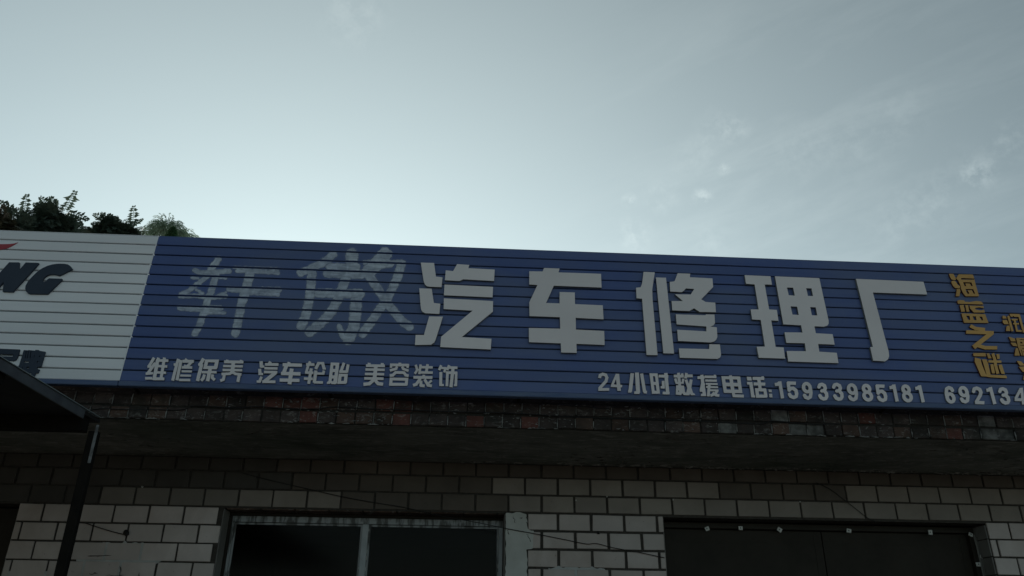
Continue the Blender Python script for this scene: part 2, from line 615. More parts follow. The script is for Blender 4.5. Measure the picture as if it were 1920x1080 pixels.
def glyph_field(ops, step):
    xs = [p[0] for o in ops for p in o[-1]]; ys = [p[1] for o in ops for p in o[-1]]
    mw = max([o[1] for o in ops if o[0] in ('s', 'r', 'cs')] + [0])
    x0, x1, y0, y1 = min(xs) - mw / 2 - 3 * step, max(xs) + mw / 2 + 3 * step, min(ys) - mw / 2 - 3 * step, max(ys) + mw / 2 + 3 * step
    gx = np.arange(x0, x1 + step, step); gy = np.arange(y0, y1 + step, step)
    X, Y = np.meshgrid(gx, gy)
    D = np.full(X.shape, 1e9)
    for o in ops:
        k = o[0]
        if k == 's': D = np.minimum(D, stroke_sdf(X, Y, o[1], o[2]))
        elif k == 'r': D = np.minimum(D, stroke_sdf(X, Y, o[1], o[2], True))
        elif k == 'p': D = np.minimum(D, poly_sdf(X, Y, o[1]))
    for o in ops:
        if o[0] == 'c': D = np.maximum(D, -poly_sdf(X, Y, o[1]))
        elif o[0] == 'cs': D = np.maximum(D, -stroke_sdf(X, Y, o[1], o[2]))
    return X, Y, D


def march(X, Y, D):
    """filled marching squares -> 2-D points, polygons, and the boundary edges"""
    D = np.where(np.abs(D) < 1e-6, 1e-6, D)
    pts, idx, polys = [], {}, []
    H, Wd = D.shape

    def corner(i, j):
        k = (i, j)
        if k not in idx:
            idx[k] = len(pts); pts.append((X[i, j], Y[i, j]))
        return idx[k]

    def cross(i0, j0, i1, j1):
        k = (i0, j0, i1, j1) if (i0, j0) < (i1, j1) else (i1, j1, i0, j0)
        if k not in idx:
            i0, j0, i1, j1 = k
            t = D[i0, j0] / (D[i0, j0] - D[i1, j1])
            t = min(max(t, .02), .98)
            idx[k] = len(pts)
            pts.append((X[i0, j0] + t * (X[i1, j1] - X[i0, j0]), Y[i0, j0] + t * (Y[i1, j1] - Y[i0, j0])))
        return idx[k]
    ins = D < 0
    any_in = ins[:-1, :-1] | ins[1:, :-1] | ins[:-1, 1:] | ins[1:, 1:]
    for i, j in zip(*np.nonzero(any_in)):
        cs = [(i, j), (i, j + 1), (i + 1, j + 1), (i + 1, j)]
        st = [ins[c] for c in cs]
        if all(st):
            polys.append([corner(*c) for c in cs]); continue
        poly = []
        for k in range(4):
            a_, b_ = cs[k], cs[(k + 1) % 4]
            if st[k]:
                poly.append(corner(*a_))
            if st[k] != st[(k + 1) % 4]:
                poly.append(cross(*a_, *b_))
        if len(poly) >= 3:
            polys.append(poly)
    edges = {}
    for p in polys:
        for a_, b_ in zip(p, p[1:] + p[:1]):
            if (b_, a_) in edges:
                del edges[(b_, a_)]
            else:
                edges[(a_, b_)] = 1
    return pts, polys, list(edges)


def raised(name, to_px, depth, mats, parent, base=0.0, label=None, ops=None, step=None, outlines=None):
    """a letter cut from sheet, standing depth proud of the cladding; shape given in picture units"""
    off = base + depth
    if ops is not None:
        X, Y, D = glyph_field(ops, step)
        pts, polys, be = march(X, Y, D)
        pts = np.array(pts)
    else:
        cu = bpy.data.curves.new('outline', 'CURVE'); cu.dimensions = '2D'; cu.fill_mode = 'BOTH'
        for ol in outlines:
            sp = cu.splines.new('POLY'); sp.points.add(len(ol) - 1); sp.use_cyclic_u = True
            for k, (x, y) in enumerate(ol):
                sp.points[k].co = (x * .001, y * .001, 0, 1)
        ob = bpy.data.objects.new('outline', cu)
        me = bpy.data.meshes.new_from_object(ob)
        pts = np.array([v.co[:2] for v in me.vertices]) * 1000
        polys = [list(p.vertices) for p in me.polygons]
        ed = {}
        key = {}
        mp = []
        for i, q in enumerate(pts):
            k = (round(q[0], 1), round(q[1], 1)); mp.append(key.setdefault(k, i))
        polys = [[mp[i] for i in p] for p in polys]
        polys = [p for p in polys if len(set(p)) >= 3]
        for p in polys:
            for a_, b_ in zip(p, p[1:] + p[:1]):
                k = (min(a_, b_), max(a_, b_)); ed.setdefault(k, []).append((a_, b_))
        be = [v[0] for v in ed.values() if len(v) == 1]
        bpy.data.objects.remove(ob); bpy.data.curves.remove(cu); bpy.data.meshes.remove(me)
    px, py = to_px(pts[:, 0], pts[:, 1])
    x, s = on_sign(px, py, off)
    front = P0 + np.outer(x, [1, 0, 0]) + np.outer(s, UP) + NRM * off
    back = front - NRM * (depth - .0006)
    n = len(pts)
    verts = np.concatenate([front, back])
    cen = front.mean(0)
    faces = [tuple(p) for p in polys]
    nf = len(faces)
    faces += [(a_, b_, b_ + n, a_ + n) for a_, b_ in be]
    me = bpy.data.meshes.new('mesh')
    me.from_pydata([tuple(v) for v in (verts)], [], faces)
    for m in mats:
        me.materials.append(m)
    bm = bmesh.new(); bm.from_mesh(me)
    bmesh.ops.recalc_face_normals(bm, faces=bm.faces)
    bm.faces.ensure_lookup_table()
    if bm.faces[0].normal.dot(Vector(NRM)) < 0:
        bmesh.ops.reverse_faces(bm, faces=bm.faces)
    bm.to_mesh(me); bm.free()
    for p in me.polygons:
        p.material_index = 0 if p.index < nf else 1
    o = link(name, me, None, parent, label=label)
    o.matrix_parent_inverse = parent.matrix_world.inverted()
    return o


def crop(x0, y0, s):
    return lambda u, v: (x0 + u / s, y0 + v / s)


def part(name, me, mat, parent, label=None, kind=None):
    o = link(name, me, mat, parent, label=label, kind=kind)
    o.matrix_parent_inverse = parent.matrix_world.inverted()
    return o


# ------------------------------------------------------------------ ground
g = bpy.data.meshes.new('mesh')
bm = bmesh.new(); bmesh.ops.create_grid(bm, x_segments=40, y_segments=40, size=400)
bm.to_mesh(g); bm.free()
link('ground', g, M['ground'], kind='structure')

# ------------------------------------------------------------------ building
BX0, BX1, BY1 = -7.5, 8.5, 6.5
SOF = 2.815
WIN = (-1.772, 0.292, 0.95, 2.449)
DOOR = (1.476, 3.99, 0.0, 2.443)
LDOOR = (-4.35, -3.215, 0.0, 2.449)
shop = empty('repair_shop', (0, 0, 0), 'single storey repair shop of pale painted brick under a long blue sign', 'building')

# structural wall with its openings (the dark joint mortar is this face)
mb = MB()
xs = sorted([BX0, BX1] + [v for o in (WIN, DOOR, LDOOR) for v in o[:2]])
for a_, b_ in zip(xs, xs[1:]):
    mid = (a_ + b_) / 2
    hit = [o for o in (WIN, DOOR, LDOOR) if o[0] < mid < o[1]]
    if hit:
        o = hit[0]
        mb.box(a_, b_, 0, .24, o[3], SOF)
        if o[2] > 0:
            mb.box(a_, b_, 0, .24, 0, o[2])
    else:
        mb.box(a_, b_, 0, .24, 0, SOF)
wall = part('wall', mb.mesh(), M['mortar'], shop)
mb = MB()
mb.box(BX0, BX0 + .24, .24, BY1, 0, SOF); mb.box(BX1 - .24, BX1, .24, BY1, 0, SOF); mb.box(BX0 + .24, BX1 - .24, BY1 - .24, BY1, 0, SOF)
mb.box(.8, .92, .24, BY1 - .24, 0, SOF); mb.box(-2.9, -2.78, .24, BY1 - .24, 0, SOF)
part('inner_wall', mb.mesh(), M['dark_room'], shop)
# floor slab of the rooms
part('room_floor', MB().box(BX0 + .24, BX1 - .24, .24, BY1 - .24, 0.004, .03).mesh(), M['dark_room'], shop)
# roof slab with its overhang
slab = part('roof_slab', MB().box(BX0 - .2, BX1 + .2, -1.075, BY1 + .2, SOF, SOF + .16).mesh(), M['soffit'], shop)

# painted wall bricks, one by one
COURSES = [(2.712, 2.812), (2.584, 2.709), (2.4545, 2.581), (2.326, 2.4515), (2.197, 2.323), (2.0685, 2.194), (1.940, 2.0655), (1.811, 1.937)]
PL = (0.292, 0.462)       # plaster strip right of the window
nb = 0
tile_cache = {}


def clear_spans(x0, x1, z0, z1):
    """cut a brick against the openings"""
    spans = [(x0, x1)]
    for o in (WIN, DOOR, LDOOR, (PL[0], PL[1], 0, 2.449)):
        if z0 < o[3] - .02 and z1 > o[2]:
            ns = []
            for a_, b_ in spans:
                if b_ <= o[0] or a_ >= o[1]:
                    ns.append((a_, b_))
                else:
                    if a_ < o[0]: ns.append((a_, o[0]))
                    if b_ > o[1]: ns.append((o[1], b_))
            spans = ns
    return [(a_, b_) for a_, b_ in spans if b_ - a_ > .03]


for ci, (z0, z1) in enumerate(COURSES):
    off = 0.313 + (0.1235 if ci % 2 else 0.0)
    k0 = int(math.floor((-4.6 - off) / .2485)); k1 = int(math.ceil((5.6 - off) / .2485))
    for k in range(k0, k1):
        xa, xb = off + k * .2485, off + (k + 1) * .2485
        for a_, b_ in clear_spans(xa, xb, z0, z1):
            mid_zone = .3 < a_ < 1.47
            j = (.0105 if z0 < 2.45 else .009) if mid_zone else .0072
            zj = .0085 if mid_zone and z0 < 2.58 else .006
            w = b_ - a_
            xa_, xb_ = a_ + random.uniform(-.001, .001) + (j if abs(a_ - xa) < 1e-6 else .001), b_ - (j if abs(b_ - xb) < 1e-6 else .001)
            d = random.uniform(-.0015, .0015)
            me = bevel_box_mesh(xa_, xb_, -.011 + d, .0, z0 + zj, z1 - zj + .003, .0026, .0019)
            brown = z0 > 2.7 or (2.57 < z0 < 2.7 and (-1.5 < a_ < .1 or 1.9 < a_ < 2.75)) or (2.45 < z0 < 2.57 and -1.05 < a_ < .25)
            part('brick', me, M['tile_eave_shade'] if (z0 > 2.57 and a_ < -1.5) or (z0 > 2.45 and a_ < -2.75) else M['tile_half_shade'] if 2.45 < z0 < 2.57 and a_ < -1.9 else M['tile_brown_shade'] if brown else (M['tile_grime_shade'] if z0 > 2.44 else M['tile']), wall)  # upper courses darker: eave shade partly carried by the brick colour
            nb += 1

# the same brickwork lower down, below the picture's edge: joined
bmj = MB()
for ci in range(13):
    z1 = 1.808 - ci * .1285; z0 = z1 - .126
    off = 0.313 + (0.1235 if ci % 2 else 0.0)
    for k in range(-31, 33):
        xa, xb = off + k * .2485, off + (k + 1) * .2485
        if xa < BX0 or xb > BX1 or z0 < .1:
            continue
        for a_, b_ in clear_spans(xa, xb, z0, z1):
            bmj.box(a_ + .005, b_ - .005, -.011, .0, z0 + .005, z1 - .005)
for (z0, z1) in COURSES:
    for xr in ((BX0, -4.75), (5.75, BX1)):
        x = xr[0]
        while x < xr[1] - .2:
            bmj.box(x + .005, x + .243, -.011, .0, z0 + .006, z1 - .004); x += .2485
part('brickwork', bmj.mesh(), M['tile'], wall, kind='stuff')


def patch_mesh(outline, y, thick, rough_=.006, step=.006):
    """thin coat of plaster with a ragged edge, in wall coordinates x, z"""
    X, Y, D = glyph_field([('p', outline)], step)
    for i in range(X.shape[0]):
        for j in range(X.shape[1]):
            if abs(D[i, j]) < .04:
                D[i, j] += noise.noise(Vector((X[i, j] * 28, Y[i, j] * 28, 1.3))) * rough_ * 2.2
    pts, polys, be = march(X, Y, D)
    n = len(pts)
    v = [(p[0], y - thick + noise.noise(Vector((p[0] * 14, p[1] * 14, 0))) * .0012, p[1]) for p in pts] + [(p[0], y, p[1]) for p in pts]
    me = bpy.data.meshes.new('mesh')
    me.from_pydata(v, [], [tuple(p) for p in polys] + [(a_, b_, b_ + n, a_ + n) for a_, b_ in be])
    bm = bmesh.new(); bm.from_mesh(me); bmesh.ops.recalc_face_normals(bm, faces=bm.faces); bm.to_mesh(me); bm.free()
    return me


# plaster coat beside the window, ragged on its right
part('plaster_strip', patch_mesh([(.296, .9), (.296, 2.452), (.40, 2.456), (.452, 2.448), (.458, 2.34), (.50, 2.325), (.495, 2.2), (.455, 2.19), (.452, 1.9), (.48, 1.85), (.47, .9)], -.002, .0125, .004), M['plaster'], wall)
part('plaster_patch', patch_mesh([(.60, 2.077), (.93, 2.085), (1.02, 2.06), (1.10, 1.99), (.98, 1.93), (.76, 1.97), (.62, 1.95)], -.004, .0046, .010), M['smear'], wall)
# smeared joints by the canopy post
part('plaster_patch', patch_mesh([(-2.72, 2.17), (-2.47, 2.19), (-2.35, 2.205), (-2.22, 2.18), (-2.12, 2.1), (-2.2, 2.03), (-2.25, 1.8), (-2.47, 1.75), (-2.62, 1.78), (-2.75, 1.9)], -.004, .0047, .014), M['smear'], wall)
part('plaster_patch', patch_mesh([(-3.18, 2.0), (-2.95, 2.02), (-2.8, 1.95), (-2.85, 1.78), (-3.18, 1.76)], -.004, .0046, .012), M['smear'], wall)
for (x0, z0, x1, z1) in ((-2.66, 2.098, -2.50, 2.101), (-2.28, 1.99, -2.24, 1.93), (-2.62, 1.98, -2.56, 1.985), (-2.5, 1.975, -2.38, 1.972), (-2.42, 2.03, -2.40, 1.97),
                          (.345, 2.43, .365, 2.38), (.452, 2.43, .457, 2.36), (.45, 2.30, .485, 2.25), (.31, 2.33, .32, 2.29), (-1.96, 1.94, -1.93, 1.92), (.40, 2.41, .42, 2.42)):
    n = 7
    pts = []
    for k in range(n):
        t_ = k / (n - 1)
        pts.append((x0 + (x1 - x0) * t_ + random.uniform(-.006, .006), -.0145, z0 + (z1 - z0) * t_ + random.uniform(-.006, .006)))
    part('crack', MB().tube(pts, [.0006] + [random.uniform(.0016, .0034) for _ in range(n - 2)] + [.0006], 5).mesh(), M['crack'], wall)

# reveals: plastered faces inside the openings
for bx in ((WIN[0], WIN[0] + .006, .002, .238, WIN[2], WIN[3] - .007), (WIN[1] - .006, WIN[1], .002, .238, WIN[2], WIN[3] - .007),
           (DOOR[0], DOOR[0] + .006, .002, .238, 0.01, DOOR[3] - .007), (LDOOR[1] - .006, LDOOR[1], .002, .238, 0.01, LDOOR[3] - .007)):
    part('reveal', MB().box(*bx).mesh(), M['conc'], wall)
z = 0.02
while z < 2.40:                      # brick ends in the right reveal of the wide door
    part('brick', bevel_box_mesh(DOOR[1] - .012, DOOR[1], .004, .118, z, min(z + .122, 2.43), .002, .001), M['conc'], wall)
    part('brick', bevel_box_mesh(DOOR[1] - .012, DOOR[1], .124, .236, z, min(z + .122, 2.43), .002, .001), M['conc'], wall)
    z += .1285
for k in range(9):                   # brick undersides above the window
    x = WIN[0] + .02 + k * .2485
    part('brick', bevel_box_mesh(x, min(x + .239, WIN[1]), .004, .16, WIN[3] - .010, WIN[3], .002, .0006), M['eb_brown'], wall)

# ------------------------------------------------------------------ eave: two courses of header bricks, weathered
EY = -1.10
red_zones = [(-1.45, -.90, 1), (-.55, -.40, 1), (-1.05, -.95, 0), (-.85, -.70, 0), (.02, .1, 0), (1.33, 1.42, 0), (2.55, 2.62, 1), (3.1, 3.2, 0), (-.70, -.36, 0), (.36, .44, 0)]
white_zones = [(2.02, 2.13, 1), (2.02, 2.32, 0), (1.62, 1.7, 0), (3.38, 3.56, 0), (3.38, 3.5, 1), (.74, .78, 0)]
k = 0
x = -3.4
eave = part('eave_edge', MB().box(BX0 - .2, BX1 + .2, EY + .008, -1.077, SOF + .001, SOF + .176).mesh(), M['crack'], shop)
joints = MB()
while x < 4.9:
    for row, (z0, z1) in enumerate(((SOF + .002, SOF + .078), (SOF + .088, SOF + .166))):
        xo = x + row * .006
        mid = xo + .058
        mk = 'eb_dark'
        if random.random() < .16: mk = 'eb_brown'
        for a_, b_, r in red_zones:
            if r == row and a_ <= mid <= b_: mk = 'eb_red' if random.random() < .75 else 'eb_brown'
        for a_, b_, r in white_zones:
            if r == row and a_ <= mid <= b_: mk = 'eb_white'
        d = random.uniform(-.009, .004)
        part('brick', bevel_box_mesh(xo + .004, xo + .112, EY + d, EY + .020, z0 + random.uniform(0, .004), z1 - random.uniform(0, .005), .003, .002), M[mk], eave)
        if random.random() < .8:        # pale mortar squeezed out of the upright joint
            jx = xo - .0005 + random.uniform(-.001, .001)
            zt = z1 - random.uniform(0, .02); zb = z0 + random.uniform(0, .012)
            joints.tube([(jx + random.uniform(-.001, .001), EY - .002, zb), (jx + random.uniform(-.0015, .0015), EY - .004, (zb + zt) / 2), (jx + .001, EY - .002, zt)], [.0025, .004, .0028], 5)
    x += .1165
part('parapet', MB().box(BX0 - .2, BX1 + .2, EY + .016, -.92, SOF + .178, SOF + .50).mesh(), M['eb_dark'], shop)
part('mortar_joints', joints.mesh(), M['lime'], eave, kind='stuff')
lump = MB()
for _ in range(150):                  # crumbs of mortar along the lower arris
    xx = random.uniform(-2.4, 4.2)
    if noise.noise(Vector((xx * 1.7, 3.1, 0))) < .02: continue
    l = random.uniform(.01, .05)
    lump.tube([(xx, EY - .001, SOF + .001), (xx + l / 2, EY - .004, SOF + random.uniform(.0, .007)), (xx + l, EY - .001, SOF + .001)], [.001, random.uniform(.002, .005), .001], 5)
for _ in range(160):                  # flakes hanging where the slab meets the wall
    xx = random.uniform(-.1, 4.6)
    l = random.uniform(.01, .06)
    yy = random.uniform(-.10, -.016)
    lump.tube([(xx, yy, SOF - .001), (xx + l / 2, yy - .004, SOF - .004), (xx + l, yy + random.uniform(-.01, .01), SOF - .001)], [.002, random.uniform(.004, .010), .002], 5)
for _ in range(420):                  # mortar and limewash clinging to the brick faces
    xx = random.uniform(-2.4, 4.4); zz = SOF + random.uniform(.004, .160)
    if noise.noise(Vector((xx * 2.3, zz * 6, 7.7))) < .06: continue
    l = random.uniform(.006, .030)
    lump.tube([(xx, EY - .004, zz), (xx + l / 2, EY - .009, zz + random.uniform(-.006, .006)), (xx + l, EY - .004, zz + random.uniform(-.004, .004))], [.001, random.uniform(.0015, .005), .001], 5)
part('mortar_crumbs', lump.mesh(), M['lime'], eave, kind='stuff')

flk = MB()                            # scales of render still hanging from the underside of the slab
for _ in range(900):
    xx = random.uniform(-2.4, 4.8); yy = random.uniform(-1.05, -.03)
    if noise.noise(Vector((xx * 1.1, yy * 2.2, 4.4))) < (.16 if xx < 1.5 else .02): continue
    l = random.uniform(.015, .075); w_ = random.uniform(.004, .016); an = random.uniform(-.5, .5)
    ux, uy = math.cos(an), math.sin(an)
    b = len(flk.v); dz = random.uniform(.003, .009)
    flk.v += [(xx - ux * l / 2, yy - uy * l / 2, SOF - .0008), (xx + uy * w_, yy - ux * w_, SOF - dz), (xx + ux * l / 2, yy + uy * l / 2, SOF - .0008), (xx - uy * w_, yy + ux * w_, SOF - dz * .3), (xx, yy, SOF + .002)]
    flk.f += [(b, b + 1, b + 2, b + 3), (b, b + 4, b + 1), (b + 1, b + 4, b + 2), (b + 2, b + 4, b + 3), (b + 3, b + 4, b)]
part('render_flakes', flk.mesh(), M['conc'], slab, kind='stuff')

# ------------------------------------------------------------------ window
wy = .150
win = part('window', MB().box(WIN[0] + .008, WIN[1] - .008, wy + .03, wy + .045, WIN[2] + .01, WIN[2] + .05).mesh(), M['alu'], shop)
zt = WIN[3] - .050
xm = on_y(684, 1010, wy)[0]
part('lintel_board', bevel_box_mesh(WIN[0] + .008, WIN[1] - .008, wy - .004, wy + .05, WIN[3] - .032, WIN[3] - .012, .002), M['door'], win)
part('frame', bevel_box_mesh(WIN[0] + .03, WIN[1] - .008, wy, wy + .05, zt - .028, WIN[3] - .034, .002), M['alu_dirty'], win, 'dirty head rail of the window')
part('frame', bevel_box_mesh(WIN[0] + .008, WIN[0] + .028, wy - .006, wy + .05, WIN[2] + .05, WIN[3] - .034, .002), M['door'], win)
part('frame', bevel_box_mesh(WIN[0] + .030, WIN[0] + .050, wy, wy + .05, WIN[2] + .05, zt - .030, .002), M['alu_dirty'], win)
part('frame', bevel_box_mesh(WIN[1] - .040, WIN[1] - .010, wy, wy + .05, WIN[2] + .05, zt - .030, .002), M['alu'], win)
part('mullion', bevel_box_mesh(xm - .024, xm + .022, wy - .008, wy + .05, WIN[2] + .05, zt - .030, .002), M['alu'], win)
for xa, xb in ((WIN[0] + .052, xm - .026), (xm + .024, WIN[1] - .042)):
    f = MB()
    zb_, zt_ = WIN[2] + .052, zt - .032
    f.box(xa, xb, wy + .012, wy + .030, zt_ - .012, zt_); f.box(xa, xb, wy + .012, wy + .030, zb_, zb_ + .03)
    f.box(xa, xa + .012, wy + .012, wy + .030, zb_ + .031, zt_ - .013); f.box(xb - .012, xb, wy + .012, wy + .030, zb_ + .031, zt_ - .013)
    part('sash', f.mesh(), M['alu_dirty'], win)
    part('pane', MB().box(xa + .013, xb - .013, wy + .019, wy + .023, zb_ + .032, zt_ - .014).mesh(), M['glass'], win)
# blobs of old sealant along the mullion and the right jamb
sl = MB()
for _ in range(26):
    xx = random.choice([xm - .027, xm + .025, WIN[1] - .043]); zz = random.uniform(1.75, zt - .05)
    sl.box(xx - .003, xx + .003, wy - .0095, wy - .004 + random.uniform(0, .003), zz, zz + random.uniform(.004, .03))
part('sealant', sl.mesh(), M['plaster'], win, kind='stuff')

# ------------------------------------------------------------------ wide door with two leaves
dy = .175
xs_ = on_y(1545, 1030, dy)[0]
door = part('door', bevel_box_mesh(DOOR[0] + .008, DOOR[1] - .014, dy - .03, dy + .05, DOOR[3] - .055, DOOR[3] - .012, .003), M['door'], shop, 'dark double door under the blue sign')
part('frame', bevel_box_mesh(DOOR[0] + .008, DOOR[0] + .05, dy - .03, dy + .05, .01, DOOR[3] - .057, .003), M['door'], door)
part('frame', bevel_box_mesh(DOOR[1] - .058, DOOR[1] - .014, dy - .03, dy + .05, .01, DOOR[3] - .057, .003), M['door'], door)
for xa, xb in ((DOOR[0] + .053, xs_ - .004), (xs_ + .004, DOOR[1] - .061)):
    bmx = MB()
    bmx.box(xa, xb, dy + .012, dy + .03, .03, DOOR[3] - .060)
    lf = part('leaf', bmx.mesh(), M['door'], door)
    r_ = MB()
    for (p, q, u, w_) in ((xa, xa + .06, .03, 2.37), (xb - .06, xb, .03, 2.37), (xa + .061, xb - .061, .03, .16), (xa + .061, xb - .061, 2.29, 2.37), (xa + .061, xb - .061, 1.1, 1.2)):
        r_.box(p, q, dy + .0095, dy + .011, u, w_)
    part('rail', r_.mesh(), M['door'], lf)
jb = MB()
p0 = on_y(1826, 1003, dy - .035); p1 = on_y(1838, 1046, dy - .035)
part('weather_strip', MB().tube([(p0[0], dy - .036, p0[2]), (p0[0] + .004, dy - .037, (p0[2] + p1[2]) / 2), (p1[0], dy - .036, 1.0)], [.010, .009, .008], 4).mesh(), M['conc'], door)

# left doorway leaf (nearly black)
ld = part('door', MB().box(LDOOR[0] + .01, LDOOR[1] - .012, .17, .21, .02, LDOOR[3] - .012).mesh(), M['door'], shop, 'dark door beyond the canopy post')
part('rail', MB().box(LDOOR[0] + .02, LDOOR[1] - .03, .160, .168, 1.0, 1.12).mesh(), M['door'], ld)

# ------------------------------------------------------------------ small white plastic clips round the wide door
clip_spots = [(1326, 991, -20, 'leftmost white plastic clip under the head of the wide door, tilted clockwise'),
              (1389, 990, 2, 'white plastic clip under the door head, second from its left end, hanging level'),
              (1462, 993, 35, 'turned and broken white plastic clip under the door head, third from its left end'),
              (1592, 995, 8, 'white plastic clip near the middle of the wide door head'),
              (1745, 998, 4, 'tall white plastic clip right of the middle of the wide door head'),
              (1821, 1002, 30, 'white plastic clip in the top right corner of the wide door'),
              (1835, 1058, 0, 'square white plastic clip on the right jamb of the wide door'),
              (1850, 1070, 14, 'bent white plastic clip lowest on the right jamb of the wide door'),
              (1841, 1044, 24, 'small broken white plastic clip on the right jamb above the square one')]
base_clip = None
for px, py, rot, lab in clip_spots:
    yy = dy - .046
    q = on_y(px, py, yy)
    root = empty('plastic_clip', (q[0], yy, q[2]), lab, 'clip', 'white plastic clips round the wide door')
    s_ = .75 if 'small' in lab else 1.0
    hx, hz = (.017 * s_, .015 * s_) if 'tall' not in lab else (.015, .019)
    bm = bmesh.new()
    o1 = [(-hx, -hz), (hx, -hz), (hx, hz), (-hx * .85, hz)]
    me = bevel_box_mesh(-hx, hx, 0, .010, -hz, hz, .0025, .0018)
    b = part('body', me, M['clip'], root)
    nm = MB().tube([(-.002, -.003, 0), (-.002, .0, 0)], .0042 * s_, 8).mesh()
    c = part('nail', nm, M['cable'], root)
    st = part('stem', MB().box(-.004, .004, .010, .0165, -.004, .012).mesh(), M['clip'], root)
    for o in (b, c, st):
        o.matrix_parent_inverse = Matrix.Identity(4)
    root.rotation_euler = (math.radians(random.uniform(-14, 14)), math.radians(rot), math.radians(random.uniform(-12, 12)))

# ------------------------------------------------------------------ the signs
GROOVES = [.025 + .0755 * k for k in range(14)]
TOP = 1.0775
SPLIT = -2.141
SX0, SX1 = -5.2, 6.2


def plank_mesh(x0, x1, s0, s1, origin):
    """one lapped strip of cladding: flat face, rolled lower edge, shadow gap above it"""
    prof = [(s0 + .0006, -.0125), (s0 + .0006, -.0035), (s0 + .0030, -.0008), (s0 + .0055, .0), (s1 - .0098, .0), (s1 - .0080, -.0014), (s1 - .0074, -.012), (s1, -.012), (s1, -.0140), (s1 + .006, -.0140), (s1 + .006, -.0155), (s0 + .0075, -.0155), (s0 + .0075, -.0125)]
    floor_k = 7
    nx = max(2, int((x1 - x0) / .12))
    V, Fc = [], []
    n = len(prof)
    seed = random.uniform(0, 50)
    for i in range(nx + 1):
        x = x0 + (x1 - x0) * i / nx
        w = noise.noise(Vector((x * .9, s0 * 3 + seed, 0))) * .0012
        wf = noise.noise(Vector((x * 1.6, s0 * 7 + seed, 5))) * .0012
        for s, d in prof:
            V.append(sign_pt(x, s + w, d + (wf if d > -.009 else 0)))
    for i in range(nx):
        for k in range(n):
            a_, b_ = i * n + k, i * n + (k + 1) % n
            Fc.append((a_, b_, b_ + n, a_ + n))
    Fc.append(tuple(range(n))); Fc.append(tuple(nx * n + k for k in range(n))[::-1])
    me = pmesh(V, Fc)
    bm = bmesh.new(); bm.from_mesh(me); bmesh.ops.recalc_face_normals(bm, faces=bm.faces); bm.to_mesh(me); bm.free()
    for q in range(nx):
        me.polygons[q * n + 6].material_index = 1
        me.polygons[q * n + floor_k - 1 + 1].material_index = 1
    return me


def box_on_sign(x0, x1, s0, s1, d0, d1):
    v = [sign_pt(x, s, d) for d in (d0, d1) for (x, s) in ((x0, s0), (x1, s0), (x1, s1), (x0, s1))]
    f = [(3, 2, 1, 0), (4, 5, 6, 7), (0, 1, 5, 4), (1, 2, 6, 5), (2, 3, 7, 6), (3, 0, 4, 7)]
    me = pmesh(v, f)
    bm = bmesh.new(); bm.from_mesh(me); bmesh.ops.recalc_face_normals(bm, faces=bm.faces); bm.to_mesh(me); bm.free()
    return me


blue = empty('shop_sign', (0, -1.27, 2.98), 'long blue slatted shop sign above the eave with big pale raised characters', 'sign')
white = empty('advertising_sign', (-3.6, -1.27, 2.98), 'white slatted sign above the canopy with dark grey raised lettering', 'sign')
bounds = GROOVES + [TOP]
for root, x0, x1, mk in ((blue, SPLIT + .0015, SX1, 'blue'), (white, SX0, SPLIT - .0015, 'white')):
    for a_, b_ in zip(bounds, bounds[1:]):
        part('slat', plank_mesh(x0, x1, a_, b_, None), [M[mk], M['joint'] if mk == 'blue' else M['joint_pale']], root)
    # rolled bottom rail, slightly proud
    bmr = box_on_sign(x0, x1, -.008, .024, -.035, .006)
    bm = bmesh.new(); bm.from_mesh(bmr)
    bmesh.ops.bevel(bm, geom=list(bm.edges), offset=.003, segments=2, affect='EDGES'); bm.to_mesh(bmr); bm.free()
    part('bottom_rail', bmr, M['rail'], root)
    fr = MB()
    # hollow steel frame behind the cladding and its struts down to the roof
    x = x0 + .05
    while x < x1:
        a_ = sign_pt(x, .02, -.03); b_ = sign_pt(x, 1.06, -.03)
        fr.tube([tuple(a_), tuple(b_)], .015, 4)
        fr.tube([tuple(sign_pt(x, .85, -.05)), (x, -.55, SOF + .165)], .012, 4)
        fr.tube([tuple(sign_pt(x, .03, -.05)), (x, -1.03, SOF + .165)], .012, 4)
        x += 1.2
    for s_ in (.05, .5, 1.04):
        fr.tube([tuple(sign_pt(x0 + .01, s_, -.032)), tuple(sign_pt(x1 - .01, s_, -.032))], .014, 4)
    part('frame', fr.mesh(), M['post'], root)
part('edge_strip', box_on_sign(SPLIT - .004, SPLIT + .003, .026, TOP, .0015, .0025), M['white'], white)

K = crop(750, 470, 4.571); L = crop(1170, 490, 4.571); MM = crop(1540, 490, 3.6)
LM = [M['letter'], M['letter_edge']]
BIG = .020
raised('character', K, BIG, LM, blue, label='large raised pale character 汽', outlines=[
    [(178, 102), (292, 105), (308, 222), (364, 228), (356, 312), (255, 309), (232, 305), (214, 290), (203, 262)],
    [(165, 322), (272, 326), (290, 448), (346, 455), (337, 542), (218, 536), (195, 526), (182, 508), (177, 480)],
    [(250, 563), (368, 565), (304, 765), (292, 788), (265, 806), (128, 808), (134, 722), (205, 722)],
    [(490, 115), (594, 122), (586, 150), (812, 162), (806, 260), (540, 245), (512, 260), (385, 253), (392, 168), (455, 175)],
    [(382, 290), (798, 310), (793, 400), (376, 382)],
    [(376, 408), (798, 432), (796, 522), (530, 740), (784, 755), (778, 847), (345, 826), (352, 738), (622, 514), (374, 500)]])
